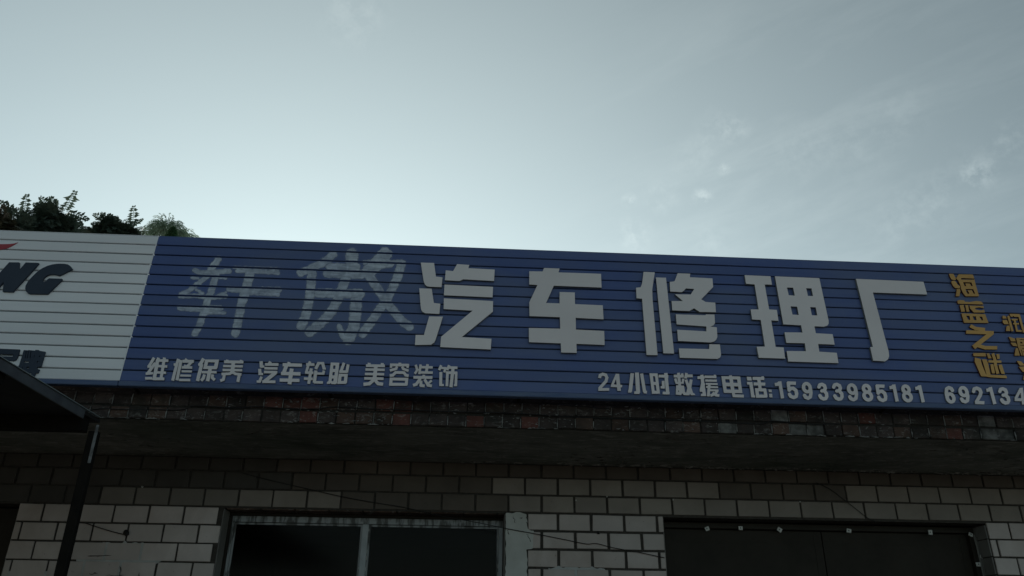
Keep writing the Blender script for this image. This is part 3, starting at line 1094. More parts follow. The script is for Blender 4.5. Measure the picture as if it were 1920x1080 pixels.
raised('character', K, BIG, LM, blue, label='large raised pale character 车', outlines=[
    [(1235, 148), (1368, 153), (1358, 186), (1723, 198), (1728, 316), (1318, 300), (1252, 448), (1368, 452), (1368, 354), (1498, 358), (1500, 458), (1738, 468), (1745, 588), (1506, 576), (1508, 676), (1750, 688), (1754, 808), (1512, 798), (1515, 876), (1382, 872), (1378, 794), (1106, 784), (1104, 662), (1374, 668), (1370, 570), (1110, 560), (1108, 442), (1178, 294), (1108, 290), (1108, 176), (1222, 178)]])
raised('character', L, BIG, LM, blue, label='large raised pale character 修', outlines=[
    [(168, 90), (264, 94), (242, 240), (245, 330), (288, 804), (194, 802), (155, 320), (108, 316), (104, 226), (142, 222), (155, 190)],
    [(274, 138), (360, 140), (430, 790), (338, 788)],
    [(460, 102), (568, 106), (564, 136), (758, 146), (764, 220), (662, 325), (700, 348), (782, 354), (788, 436), (650, 434), (600, 402), (560, 426), (414, 420), (408, 340), (505, 340), (436, 282), (572, 284), (602, 236), (530, 232), (515, 250), (495, 264), (396, 258), (392, 176), (428, 172), (436, 165)],
    [(444, 454), (698, 462), (704, 454), (776, 456), (780, 530), (768, 548), (742, 558), (796, 566), (800, 650), (790, 672), (770, 688), (740, 695), (464, 682), (456, 586), (706, 600), (706, 558), (452, 540)],
    [(470, 746), (730, 752), (732, 710), (822, 712), (832, 800), (824, 824), (800, 836), (478, 826)]])
raised('character', L, BIG, LM, blue, label='large raised pale character 理', outlines=[
    [(1034, 118), (1256, 128), (1268, 200), (1206, 198), (1244, 412), (1310, 416), (1324, 510), (1262, 506), (1300, 734), (1368, 738), (1382, 834), (1156, 826), (1138, 732), (1208, 730), (1172, 502), (1098, 498), (1086, 412), (1154, 412), (1120, 198), (1046, 192)],
    [(1294, 128), (1674, 144), (1754, 510), (1754, 535), (1740, 553), (1710, 560), (1632, 556), (1644, 616), (1788, 624), (1806, 714), (1664, 708), (1674, 774), (1824, 784), (1838, 872), (1408, 858), (1394, 768), (1560, 770), (1550, 702), (1392, 698), (1376, 608), (1530, 610), (1518, 548), (1366, 540)],
    [(1396, 224), (1450, 226), (1464, 294), (1412, 290)], [(1562, 230), (1608, 232), (1620, 298), (1576, 296)],
    [(1428, 386), (1484, 388), (1498, 460), (1444, 456)], [(1596, 392), (1644, 394), (1656, 464), (1610, 462)]])
raised('character', MM, BIG, LM, blue, label='large raised pale character 厂', outlines=[
    [(234, 118), (690, 138), (715, 224), (348, 210), (455, 610), (458, 640), (450, 662), (430, 675), (350, 670), (330, 578), (348, 578)]])

# small raised characters, drawn stroke by stroke: ('s', width, points) stroke, ('p', points) plate, ('c'/'cs') cut-outs
A = crop(260, 660, 9.143); B = crop(460, 660, 9.143); Cc = crop(670, 670, 9.143); D_ = crop(1110, 690, 9.143)
E_ = crop(1250, 695, 17.45); F_ = crop(1310, 690, 9.143); G_ = crop(1450, 700, 4.085)
SMALL = [
    (A, '维', [('s', 48, [(265, 98), (180, 238)]), ('s', 42, [(150, 248), (215, 250)]), ('s', 50, [(285, 185), (150, 375)]), ('s', 42, [(120, 372), (245, 362)]), ('s', 45, [(110, 450), (232, 450)]),
              ('s', 50, [(340, 98), (325, 150)]), ('s', 46, [(300, 145), (508, 148)]), ('s', 60, [(325, 140), (262, 480)]), ('s', 50, [(442, 95), (378, 480)]), ('s', 42, [(320, 240), (490, 248)]), ('s', 42, [(300, 348), (468, 356)]), ('s', 48, [(245, 458), (440, 460)])]),
    (A, '修', [('s', 50, [(682, 118), (645, 232)]), ('s', 45, [(600, 215), (660, 216)]), ('s', 52, [(655, 205), (582, 490)]), ('s', 52, [(728, 138), (655, 485)]), ('s', 48, [(825, 118), (800, 150)]), ('s', 50, [(752, 158), (945, 160)]),
              ('s', 46, [(915, 165), (815, 262)]), ('s', 30, [(780, 225), (850, 262)]), ('s', 45, [(738, 262), (918, 266)]), ('s', 36, [(735, 330), (912, 333)]), ('s', 36, [(712, 402), (898, 406)]), ('s', 42, [(690, 478), (884, 481)])]),
    (A, '保', [('s', 58, [(1115, 112), (1040, 235)]), ('s', 45, [(1022, 215), (1080, 216)]), ('s', 58, [(1080, 205), (1008, 497)]), ('p', [(1140, 128), (1378, 130), (1350, 270), (1335, 295), (1105, 292)]), ('c', [(1192, 175), (1306, 178), (1292, 240), (1174, 238)]),
              ('s', 42, [(1080, 345), (1335, 346)]), ('s', 62, [(1225, 285), (1180, 500)]), ('s', 50, [(1128, 385), (1108, 450), (1070, 492)]), ('s', 50, [(1268, 385), (1260, 440), (1305, 480)])]),
    (A, '养', [('s', 45, [(1520, 132), (1512, 175)]), ('s', 45, [(1758, 135), (1750, 175)]), ('s', 48, [(1465, 168), (1795, 172)]), ('s', 40, [(1448, 240), (1785, 246)]), ('s', 42, [(1438, 308), (1775, 312)]), ('s', 62, [(1625, 160), (1602, 375)]),
              ('s', 46, [(1420, 378), (1560, 372), (1602, 340), (1660, 375), (1762, 385)]), ('s', 48, [(1470, 385), (1452, 472), (1398, 492)]), ('s', 52, [(1725, 385), (1700, 512)])]),
    (B, '汽', [('s', 56, [(270, 158), (275, 262)]), ('s', 38, [(260, 250), (325, 248)]), ('s', 52, [(246, 288), (252, 395)]), ('s', 40, [(240, 375), (305, 378)]), ('s', 46, [(278, 422), (240, 515)]), ('s', 38, [(195, 505), (262, 508)]),
              ('s', 52, [(432, 165), (408, 205)]), ('s', 48, [(338, 212), (568, 214)]), ('s', 42, [(326, 278), (552, 282)]), ('s', 44, [(320, 342), (548, 346)]), ('s', 62, [(520, 350), (330, 505)]), ('s', 46, [(290, 508), (516, 510)])]),
    (B, '车', [('s', 52, [(752, 172), (742, 205)]), ('s', 56, [(640, 218), (970, 226)]), ('s', 62, [(705, 235), (650, 372)]), ('s', 58, [(612, 368), (945, 374)]), ('s', 66, [(795, 285), (756, 552)]), ('s', 56, [(588, 480), (928, 486)])]),
    (B, '轮', [('s', 46, [(1112, 162), (1092, 205)]), ('s', 46, [(1042, 212), (1186, 216)]), ('s', 46, [(1078, 225), (1045, 350)]), ('s', 44, [(1022, 350), (1168, 356)]), ('s', 50, [(1130, 280), (1085, 545)]), ('s', 44, [(1004, 455), (1156, 460)]),
              ('s', 52, [(1262, 178), (1205, 292)]), ('s', 52, [(1322, 178), (1352, 296)]), ('s', 42, [(1235, 190), (1350, 192)]), ('s', 34, [(1335, 284), (1380, 286)]), ('s', 54, [(1210, 318), (1182, 528)]), ('s', 44, [(1175, 518), (1330, 522)]), ('s', 45, [(1348, 318), (1332, 385)]), ('s', 38, [(1230, 368), (1348, 370)])]),
    (B, '胎', [('p', [(1465, 180), (1612, 184), (1572, 530), (1550, 552), (1475, 550), (1470, 525), (1450, 545), (1395, 545), (1400, 512), (1425, 500)]), ('c', [(1510, 230), (1548, 232), (1541, 290), (1503, 288)]), ('c', [(1498, 345), (1535, 345), (1528, 400), (1490, 398)]), ('c', [(1484, 455), (1516, 455), (1508, 500), (1478, 500)]),
              ('s', 48, [(1692, 185), (1640, 330)]), ('s', 44, [(1610, 335), (1745, 338)]), ('s', 48, [(1762, 212), (1738, 350)]), ('p', [(1602, 372), (1756, 375), (1742, 525), (1722, 546), (1575, 546)]), ('c', [(1650, 420), (1696, 422), (1688, 496), (1640, 494)])]),
    (Cc, '美', [('s', 50, [(205, 95), (198, 135)]), ('s', 50, [(428, 98), (424, 135)]), ('s', 46, [(148, 142), (472, 146)]), ('s', 42, [(138, 208), (470, 214)]), ('s', 42, [(130, 284), (460, 290)]), ('s', 46, [(118, 360), (450, 366)]), ('s', 64, [(318, 150), (292, 395)]),
               ('s', 56, [(290, 380), (205, 452), (105, 462)]), ('s', 56, [(295, 380), (355, 450), (442, 460)])]),
    (Cc, '容', [('s', 48, [(730, 92), (728, 130)]), ('s', 46, [(562, 128), (888, 134)]), ('s', 40, [(582, 105), (576, 180)]), ('s', 40, [(868, 112), (860, 182)]), ('s', 44, [(680, 155), (665, 195), (558, 225)]), ('s', 44, [(768, 158), (785, 195), (878, 232)]),
               ('s', 48, [(555, 312), (610, 305), (655, 258), (800, 262), (830, 305), (880, 316)]), ('p', [(556, 346), (874, 350), (864, 470), (850, 488), (543, 486)]), ('c', [(605, 395), (820, 400), (813, 440), (600, 436)])]),
    (Cc, '装', [('s', 42, [(1000, 128), (1025, 205)]), ('s', 42, [(1085, 122), (1062, 288)]), ('s', 40, [(1040, 195), (985, 282)]), ('s', 48, [(1205, 118), (1180, 270)]), ('s', 42, [(1092, 168), (1292, 172)]), ('s', 42, [(1080, 258), (1294, 262)]),
               ('s', 46, [(1140, 298), (1135, 345)]), ('s', 48, [(962, 342), (1288, 346)]), ('s', 50, [(1080, 362), (1010, 462), (955, 480)]), ('s', 50, [(1090, 400), (1090, 482), (1155, 490)]), ('s', 48, [(1152, 375), (1212, 478), (1278, 490)]), ('s', 38, [(1275, 395), (1220, 445)])]),
    (Cc, '饰', [('s', 44, [(1438, 135), (1402, 220)]), ('s', 38, [(1425, 180), (1530, 186)]), ('s', 40, [(1510, 185), (1490, 258)]), ('s', 50, [(1432, 252), (1428, 492)]), ('s', 38, [(1425, 476), (1482, 474)]), ('s', 44, [(1575, 135), (1538, 220)]), ('s', 44, [(1560, 175), (1716, 178)]),
               ('s', 46, [(1518, 262), (1712, 266)]), ('s', 46, [(1545, 255), (1535, 495)]), ('s', 55, [(1640, 190), (1605, 512)]), ('s', 44, [(1695, 258), (1688, 492)]), ('s', 34, [(1655, 478), (1695, 478)])]),
    (D_, '2', [('s', 52, [(130, 172), (140, 125), (185, 105), (235, 120), (255, 165), (240, 225), (125, 355)]), ('s', 46, [(108, 368), (296, 366)])]),
    (D_, '4', [('p', [(408, 98), (465, 100), (484, 286), (520, 290), (514, 330), (490, 332), (495, 392), (435, 390), (430, 330), (322, 325), (328, 282)]), ('c', [(412, 190), (424, 284), (374, 280)])]),
    (D_, '小', [('s', 62, [(690, 90), (655, 405)]), ('s', 44, [(620, 398), (675, 402)]), ('s', 68, [(770, 78), (792, 425)]), ('s', 44, [(725, 420), (815, 424)]), ('s', 55, [(850, 95), (902, 410)]), ('s', 48, [(885, 410), (942, 414)])]),
    (D_, '时', [('p', [(985, 90), (1125, 92), (1165, 440), (1030, 442)]), ('c', [(1045, 140), (1082, 142), (1092, 240), (1055, 238)]), ('c', [(1062, 290), (1095, 292), (1108, 390), (1072, 388)]),
               ('s', 58, [(1265, 85), (1300, 450)]), ('s', 48, [(1142, 138), (1308, 142)]), ('s', 48, [(1220, 220), (1225, 345)]), ('s', 42, [(1178, 330), (1245, 332)]), ('s', 46, [(1212, 428), (1330, 430)])]),
    (E_, '救', [('s', 90, [(235, 175), (560, 182)]), ('s', 95, [(385, 70), (435, 560)]), ('s', 80, [(500, 90), (525, 180)]), ('s', 80, [(280, 255), (330, 410)]), ('s', 75, [(545, 262), (520, 410)]), ('s', 55, [(300, 405), (400, 415)]), ('s', 50, [(450, 400), (560, 405)]),
               ('p', [(310, 480), (565, 490), (600, 700), (640, 720), (680, 560), (810, 560), (860, 720), (920, 760), (930, 800), (800, 805), (768, 755), (735, 805), (560, 800), (510, 735), (470, 800), (300, 780)]), ('c', [(392, 630), (412, 690), (372, 690)]),
               ('s', 90, [(648, 75), (618, 255)]), ('s', 92, [(650, 168), (852, 172)]), ('s', 92, [(632, 295), (730, 580)]), ('s', 95, [(802, 290), (755, 580)])]),
    (E_, '援', [('s', 105, [(1150, 135), (1180, 400), (1240, 815)]), ('s', 88, [(1010, 225), (1235, 228)]), ('p', [(1130, 400), (1260, 420), (1190, 690), (1085, 690), (1085, 600)]), ('s', 80, [(1120, 790), (1290, 795)]),
               ('s', 82, [(1240, 200), (1625, 206)]), ('s', 75, [(1580, 135), (1575, 190)]), ('s', 72, [(1262, 322), (1642, 328)]), ('c', [(1345, 275), (1410, 275), (1375, 300)]), ('c', [(1480, 280), (1560, 280), (1520, 300)]), ('s', 62, [(1282, 430), (1668, 438)]), ('s', 62, [(1290, 532), (1682, 544)]),
               ('s', 92, [(1395, 430), (1362, 840)]), ('s', 62, [(1400, 640), (1698, 646)]), ('s', 90, [(1660, 650), (1590, 760), (1430, 815)]), ('s', 85, [(1500, 720), (1620, 800), (1725, 815)])]),
    (F_, '电', [('p', [(388, 140), (712, 145), (750, 430), (432, 425)]), ('c', [(455, 192), (528, 194), (534, 252), (463, 250)]), ('c', [(588, 195), (660, 197), (668, 255), (595, 253)]), ('c', [(472, 312), (545, 314), (552, 370), (480, 368)]), ('c', [(605, 314), (678, 316), (684, 372), (612, 370)]),
               ('s', 48, [(545, 126), (548, 150)]), ('s', 50, [(592, 415), (605, 476), (775, 482)])]),
    (F_, '话', [('p', [(825, 150), (900, 152), (912, 215), (832, 213)]), ('s', 46, [(830, 260), (905, 262)]), ('s', 56, [(892, 240), (932, 502)]), ('s', 36, [(920, 486), (970, 488)]), ('s', 52, [(925, 178), (1125, 180)]), ('s', 42, [(1095, 142), (1100, 180)]), ('s', 56, [(1030, 190), (1055, 360)]), ('s', 52, [(942, 272), (1142, 276)]),
               ('p', [(965, 345), (1155, 350), (1182, 490), (1170, 508), (985, 510)]), ('c', [(1028, 400), (1112, 402), (1122, 455), (1036, 455)])]),
    (F_, 'colon', [('p', [(1195, 368), (1248, 370), (1255, 415), (1203, 413)]), ('p', [(1207, 440), (1260, 442), (1268, 505), (1215, 502)])]),
]
for tf, ch, ops in SMALL:
    raised('character', tf, .011, LM, blue, label=f'small raised pale {"colon" if ch == "colon" else "character " + ch}', ops=ops, step=6.5 if tf is E_ else 3.6)


def ell(cx, cy, rx, ry, n=14):
    return [(cx + rx * math.cos(2 * math.pi * k / n), cy + ry * math.sin(2 * math.pi * k / n)) for k in range(n + 1)]


DIG = {'1': [[(.66, 0), (.66, 1)], [(.0, .20), (.35, .17), (.66, .06)]],
       '5': [[(.95, .085), (.17, .085), (.15, .50)], [(.15, .50), (.32, .40), (.6, .38), (.83, .50), (.87, .68), (.78, .85), (.5, .92), (.22, .86), (.12, .74)]],
       '9': [ell(.5, .32, .35, .235), [(.85, .32), (.86, .6), (.75, .84), (.5, .92), (.25, .87), (.16, .76)]],
       '3': [[(.14, .24), (.26, .12), (.5, .08), (.75, .15), (.80, .3), (.68, .43), (.4, .46)], [(.68, .47), (.85, .6), (.84, .78), (.7, .89), (.45, .92), (.22, .86), (.12, .74)]],
       '8': [ell(.5, .275, .30, .195), ell(.5, .70, .36, .225)],
       '2': [[(.14, .28), (.24, .13), (.5, .08), (.78, .15), (.84, .32), (.7, .5), (.2, .88)], [(.06, .92), (.96, .92)]],
       '4': [[(.70, 1), (.70, .0)], [(.66, .05), (.10, .68)], [(.02, .72), (1.0, .72)]]}
DIG['6'] = [[(1 - x, 1 - y) for x, y in s] for s in DIG['9']]
rows = [('1', 8, 60, 62, 130, 22), ('5', 100, 62, 75, 132, 20), ('9', 215, 65, 74, 135, 16), ('3', 335, 72, 72, 133, 18), ('3', 447, 72, 76, 135, 20), ('9', 558, 76, 78, 135, 20), ('8', 668, 80, 80, 132, 22),
        ('5', 780, 85, 73, 132, 25), ('1', 885, 84, 56, 130, 27), ('8', 970, 85, 78, 133, 27), ('1', 1082, 90, 56, 130, 30), ('6', 1305, 97, 73, 132, 24), ('9', 1412, 97, 74, 130, 24), ('2', 1516, 101, 78, 132, 28),
        ('1', 1625, 104, 56, 130, 35), ('3', 1718, 106, 74, 130, 30), ('4', 1835, 108, 92, 128, 18)]
for ch, x0, y0, w, h, lean in rows:
    ops = []
    for st in DIG[ch]:
        pts = [(x0 + px * w + py * lean, y0 + py * h + px * w * .04) for px, py in st]
        if ch in '4':
            ops.append(('s', 22, pts))
        elif len(pts) > 4:
            ops.append(('r', 26, pts))
        else:
            ops.append(('s', 25, pts))
    if ch in '5932':   # square off the round stroke ends a little with flat cuts
        pass
    raised('digit', G_, .011, LM, blue, label=f'small raised pale digit {ch}', ops=ops, step=1.6)

H_ = crop(1770, 500, 4.907)
OM = [M['orange'], M['orange_edge']]
P1 = crop(1775, 508, 20.77); P2 = crop(1790, 558, 20.77); P3 = crop(1820, 658, 19.28); P4 = crop(1870, 584, 24.54); P5 = crop(1870, 624, 11.25)
ORANGE = [
    ('海', P1, 8.5, [('p', [(95, 110), (265, 115), (345, 262), (360, 345), (290, 360), (190, 330), (120, 200)]), ('p', [(185, 395), (290, 380), (350, 410), (440, 545), (525, 590), (515, 680), (330, 665), (240, 570), (190, 460)]),
            ('p', [(395, 705), (520, 700), (535, 800), (500, 982), (355, 985), (378, 850)]), ('p', [(370, 290), (470, 130), (1020, 140), (1080, 300), (1110, 450), (1262, 985), (740, 985), (640, 860), (560, 690), (540, 560), (455, 370)]),
            ('c', [(560, 275), (1080, 298), (1076, 338), (568, 338)]), ('c', [(640, 435), (965, 448), (1015, 585), (955, 582), (905, 490), (725, 488), (765, 585), (700, 592)]),
            ('c', [(735, 700), (1035, 712), (1110, 885), (1050, 885), (985, 752), (815, 752), (890, 885), (825, 892), (770, 820)])]),
    ('蓝', P2, 8.5, [('p', [(100, 120), (190, 90), (370, 108), (400, 158), (600, 168), (850, 128), (1040, 150), (1125, 268), (130, 238)]), ('p', [(195, 292), (345, 280), (405, 545), (258, 552)]), ('p', [(410, 290), (520, 292), (575, 548), (465, 548)]),
            ('p', [(575, 305), (680, 312), (1120, 325), (1178, 582), (745, 578), (600, 420)]), ('c', [(790, 400), (960, 378), (1160, 415), (1160, 465), (1020, 500), (820, 465)]), ('p', [(262, 608), (1190, 645), (1320, 988), (368, 978)]),
            ('c', [(445, 705), (575, 710), (615, 865), (535, 865)]), ('c', [(700, 725), (822, 730), (855, 878), (755, 875)]), ('c', [(960, 740), (1070, 742), (1112, 885), (1050, 888)])]),
    ('之', H_, 2.0, [('s', 30, [(242, 542), (290, 568), (378, 578)]), ('s', 32, [(205, 600), (458, 608)]), ('s', 42, [(445, 605), (272, 742)]), ('s', 32, [(300, 722), (378, 745), (490, 746)])]),
    ('谜', P3, 8.5, [('p', [(85, 75), (535, 75), (560, 198), (110, 188)]), ('p', [(150, 235), (360, 290), (400, 470), (450, 600), (560, 850), (570, 925), (380, 915), (150, 390)]), ('p', [(410, 300), (575, 305), (640, 480), (715, 830), (740, 930), (590, 900), (480, 520)]),
            ('p', [(540, 850), (760, 862), (1280, 885), (1318, 965), (1290, 985), (700, 952), (540, 920)]), ('p', [(575, 88), (672, 88), (760, 262), (640, 275)]), ('p', [(925, 110), (1040, 112), (1052, 285), (965, 292)]),
            ('s', 105, [(800, 88), (880, 330), (905, 520), (985, 825)]), ('s', 85, [(640, 375), (1112, 390)]), ('p', [(715, 480), (822, 480), (850, 620), (880, 812), (775, 812), (735, 640)]), ('p', [(1010, 490), (1130, 490), (1238, 838), (1115, 825), (1030, 600)])]),
    ('润', P4, 11, [('p', [(240, 190), (370, 200), (440, 325), (245, 325)]), ('p', [(245, 390), (440, 390), (530, 585), (330, 585), (255, 500)]), ('p', [(430, 665), (560, 645), (600, 895), (400, 895)]), ('s', 100, [(500, 200), (590, 500), (700, 905)]),
            ('p', [(560, 105), (1030, 120), (1060, 255), (770, 245), (740, 205), (690, 245), (610, 235)]), ('s', 72, [(660, 370), (930, 372)]), ('s', 66, [(730, 560), (1000, 566)]), ('s', 85, [(790, 370), (900, 870)]), ('s', 80, [(860, 885), (1120, 895)]), ('s', 95, [(1010, 190), (1100, 520), (1230, 960)])]),
    ('滑', P5, 5, [('p', [(240, 80), (370, 120), (390, 180), (290, 180)]), ('p', [(280, 205), (390, 210), (430, 285), (330, 275)]), ('p', [(390, 318), (435, 325), (475, 480), (365, 480)]), ('p', [(395, 105), (640, 110), (740, 480), (510, 480), (440, 300)]),
            ('cs', 13, [(470, 140), (660, 150)]), ('c', [(478, 190), (520, 190), (530, 225), (490, 225)]), ('cs', 13, [(480, 262), (690, 268)]), ('cs', 12, [(520, 335), (710, 340)]), ('cs', 12, [(530, 400), (720, 405)]), ('cs', 12, [(500, 350), (540, 480)])]),
    ('油', P5, 5, [('p', [(410, 590), (500, 600), (590, 690), (475, 690)]), ('p', [(455, 715), (590, 712), (650, 850), (540, 822)]), ('p', [(570, 865), (630, 870), (610, 985), (545, 990)]), ('p', [(670, 640), (930, 650), (1010, 970), (760, 965)]),
            ('c', [(735, 720), (800, 722), (815, 790), (752, 788)]), ('c', [(850, 722), (910, 724), (928, 792), (868, 790)]), ('c', [(768, 850), (830, 852), (846, 915), (784, 913)]), ('c', [(880, 852), (940, 854), (956, 916), (896, 914)])]),
]
for ch, tf, st_, ops in ORANGE:
    raised('character', tf, .013, OM, blue, label=f'orange raised character {ch}', ops=ops, step=st_)

I_ = crop(0, 440, 9); J_ = crop(0, 640, 13.5)
GM = [M['grey'], M['grey']]
raised('letter', I_, .014, GM, white, label='large dark grey raised letter N', outlines=[[(155, 465), (325, 467), (320, 570), (345, 570), (435, 468), (652, 475), (650, 490), (215, 965), (45, 958), (62, 795), (-90, 960), (-290, 955)]])
raised('letter', I_, .014, GM, white, label='large dark grey raised letter G', outlines=[[(1225, 578), (1000, 690), (950, 674), (900, 667), (850, 668), (810, 678), (770, 700), (740, 728), (722, 760), (718, 788), (740, 797), (770, 788), (800, 755), (830, 735), (1048, 742), (1040, 765), (800, 1000), (500, 996), (462, 984), (438, 955), (425, 910), (432, 860), (470, 790), (540, 710), (600, 650), (660, 600), (720, 562), (800, 525), (880, 502), (950, 492), (1020, 488), (1090, 491), (1145, 502), (1185, 528)]])
raised('swoosh', I_, .004, [M['red'], M['red']], white, label='red pointed swoosh above the grey letters', outlines=[[(302, 130), (240, 148), (150, 158), (0, 160), (-300, 165), (-320, 300), (0, 255), (100, 236), (180, 203), (250, 165)]])
raised('character', J_, .010, GM, white, label='dark grey raised character 品', ops=[('p', [(-120, 180), (500, 205), (470, 320), (440, 410), (400, 470), (350, 492), (-180, 465)]), ('c', [(-60, 310), (335, 325), (320, 385), (-75, 370)]),
       ('p', [(150, 555), (372, 575), (330, 800), (90, 780)]), ('c', [(190, 640), (290, 645), (270, 730), (170, 725)]), ('p', [(-200, 540), (90, 550), (30, 770), (-260, 760)])], step=7)
raised('character', J_, .010, GM, white, label='dark grey raised character 牌', ops=[('p', [(600, 220), (700, 228), (730, 220), (880, 235), (900, 215), (985, 220), (1000, 240), (1150, 262), (1040, 635), (935, 650), (945, 705), (1000, 710), (960, 800), (905, 800), (855, 900), (775, 890), (800, 800), (560, 790), (440, 700), (490, 580)]),
       ('c', [(610, 500), (735, 510), (725, 542), (600, 532)]), ('c', [(680, 645), (745, 645), (720, 688), (662, 682)]), ('cs', 18, [(665, 240), (640, 430)]), ('cs', 20, [(720, 240), (690, 430)]), ('cs', 20, [(785, 245), (760, 430)]), ('c', [(935, 500), (990, 500), (940, 550)]), ('c', [(1000, 350), (1035, 370), (985, 405)]), ('cs', 14, [(578, 640), (530, 770)]), ('cs', 10, [(870, 340), (860, 400)])], step=6)


# brush-painted characters, directly on the slats
def painted(ops, tf, label, step, soft):
    ops = [(o[0], o[1] * 1.12, o[2]) for o in ops]
    X, Y, D = glyph_field(ops, step)
    px, py = tf(X, Y)
    x, s = on_sign(px, py, .0008)
    ok = D < soft
    ins = np.zeros(s.shape, bool)
    for g0, g1 in zip(bounds, bounds[1:]):
        ins |= (s > g0 + .0030) & (s < g1 - .0105)
    use = ok & ins
    vid = -np.ones(D.shape, int); V, cov, Fc = [], [], []
    for i, j in zip(*np.nonzero(use)):
        vid[i, j] = len(V)
        V.append(sign_pt(x[i, j], s[i, j], .0022))
        ragged = noise.noise(Vector((x[i, j] * 45, s[i, j] * 45, 3.0))) * soft * .7
        cov.append(min(max((soft * .85 - D[i, j] + ragged) / (soft * 1.3), 0), 1))
    for i in range(D.shape[0] - 1):
        for j in range(D.shape[1] - 1):
            q = (vid[i, j], vid[i + 1, j], vid[i + 1, j + 1], vid[i, j + 1])
            if min(q) >= 0:
                Fc.append(tuple(int(k) for k in q))
    me = pmesh(V, Fc)
    at = me.attributes.new('cover', 'FLOAT', 'POINT')
    at.data.foreach_set('value', np.array(cov, 'f'))
    return part('painted_character', me, M['paint'], blue, label=label)


Nn = crop(330, 470, 6.0); Oo = crop(550, 460, 5.4)
painted([('r', 62, [(478, 95), (440, 150), (390, 210)]), ('r', 46, [(210, 225), (300, 250), (430, 240), (605, 232)]), ('r', 26, [(180, 308), (250, 310)]), ('r', 26, [(470, 300), (560, 312)]),
         ('r', 44, [(360, 285), (250, 370), (150, 450), (60, 490)]), ('r', 24, [(410, 265), (330, 320), (260, 380)]), ('r', 66, [(450, 270), (400, 450), (350, 580), (320, 700)]), ('r', 66, [(310, 700), (270, 830), (215, 930)]),
         ('r', 40, [(50, 515), (200, 508), (400, 530), (560, 512)]), ('r', 28, [(230, 440), (300, 485)]), ('r', 28, [(555, 475), (480, 500)]), ('r', 56, [(50, 645), (250, 655), (500, 650)]), ('r', 30, [(350, 700), (550, 700)]),
         ('r', 26, [(650, 192), (1150, 205)]), ('r', 40, [(690, 225), (900, 232), (1145, 248)]), ('r', 92, [(830, 250), (800, 400), (750, 560)]), ('r', 82, [(745, 560), (700, 800), (670, 930)]),
         ('r', 56, [(600, 430), (750, 445), (1160, 440)]), ('r', 34, [(820, 478), (1150, 494)])], Nn, 'faded brush-painted character 轩', 2.6, 13)
painted([('r', 68, [(405, 95), (330, 160), (180, 235), (75, 280)]), ('r', 80, [(190, 270), (170, 500), (130, 700), (80, 820)]), ('r', 112, [(592, 95), (590, 170)]), ('r', 70, [(370, 220), (640, 225)]), ('r', 76, [(345, 285), (690, 295)]),
         ('r', 84, [(535, 330), (470, 500), (390, 670), (290, 780), (165, 880)]), ('r', 78, [(260, 485), (680, 492)]), ('r', 100, [(640, 550), (615, 820), (560, 950)]), ('r', 48, [(465, 825), (500, 920), (550, 985)]),
         ('r', 120, [(930, 90), (850, 180), (760, 270)]), ('r', 34, [(720, 172), (1115, 168)]), ('r', 70, [(850, 200), (980, 185)]), ('r', 76, [(1095, 190), (1050, 340), (950, 540), (800, 760), (700, 895)]), ('r', 78, [(770, 310), (880, 480), (1000, 650), (1100, 770), (1175, 820)])],
        Oo, 'faded brush-painted character 傲', 2.4, 13)

# ------------------------------------------------------------------ canopy over the neighbouring doorway
CXR = -2.25
can = empty('canopy', (-3.6, -3.0, 2.74), 'dark flat sheet canopy on a square post at the left end of the eave', 'canopy')
part('roof_sheet', MB().box(-9.0, CXR - .012, -8.6, -1.13, 2.775, 2.795).mesh(), M['canopy'], can)  # unseen outer and left reach extended to shade the wall beneath
part('edge_trim', bevel_box_mesh(CXR - .010, CXR, -8.6, -1.36, 2.742, 2.795, .002), M['trim'], can)
part('edge_lip', bevel_box_mesh(CXR - .012, CXR + .006, -8.6, -1.17, 2.7975, 2.802, .001), M['lip'], can)
part('front_beam', MB().box(-9.0, CXR - .03, -1.30, -1.22, 2.69, 2.773).mesh(), M['post'], can)
pl = MB()
for yy in (-2.2, -3.2, -4.2, -5.4, -6.6, -8.5):
    part('purlin', MB().box(-9.0, CXR - .03, yy, yy + .05, 2.70, 2.773).mesh(), M['post'], can)
part('post', bevel_box_mesh(-2.243, -2.188, -1.285, -1.240, 0.0, 2.690, .004), M['post'], can)
part('post', bevel_box_mesh(-2.360, -2.290, -8.55, -8.48, 0.0, 2.698, .004), M['post'], can)
part('bracket', bevel_box_mesh(-2.2030, -2.1860, -1.2905, -1.2865, 2.50, 2.725, .001, .002), M['galv'], can, 'pale galvanised strip at the top of the post')

# ------------------------------------------------------------------ cables
def cable(pixels, y, r, label, group='loose black cables on the facade', sag=None, cat='cable'):
    pts = [on_y(px, py, y if not callable(y) else y(px)) for px, py in pixels]
    P = []
    for i in range(len(pts) - 1):          # Catmull-Rom through the points
        p0, p1, p2, p3 = pts[max(i - 1, 0)], pts[i], pts[i + 1], pts[min(i + 2, len(pts) - 1)]
        for k in range(5):
            t = k / 5
            P.append(.5 * ((2 * p1) + (-p0 + p2) * t + (2 * p0 - 5 * p1 + 4 * p2 - p3) * t * t + (-p0 + 3 * p1 - 3 * p2 + p3) * t ** 3))
    P.append(pts[-1])
    o = link('cable', MB().tube(P, r, 6).mesh(True), M['cable'], label=label, cat=cat, group=group)
    return o


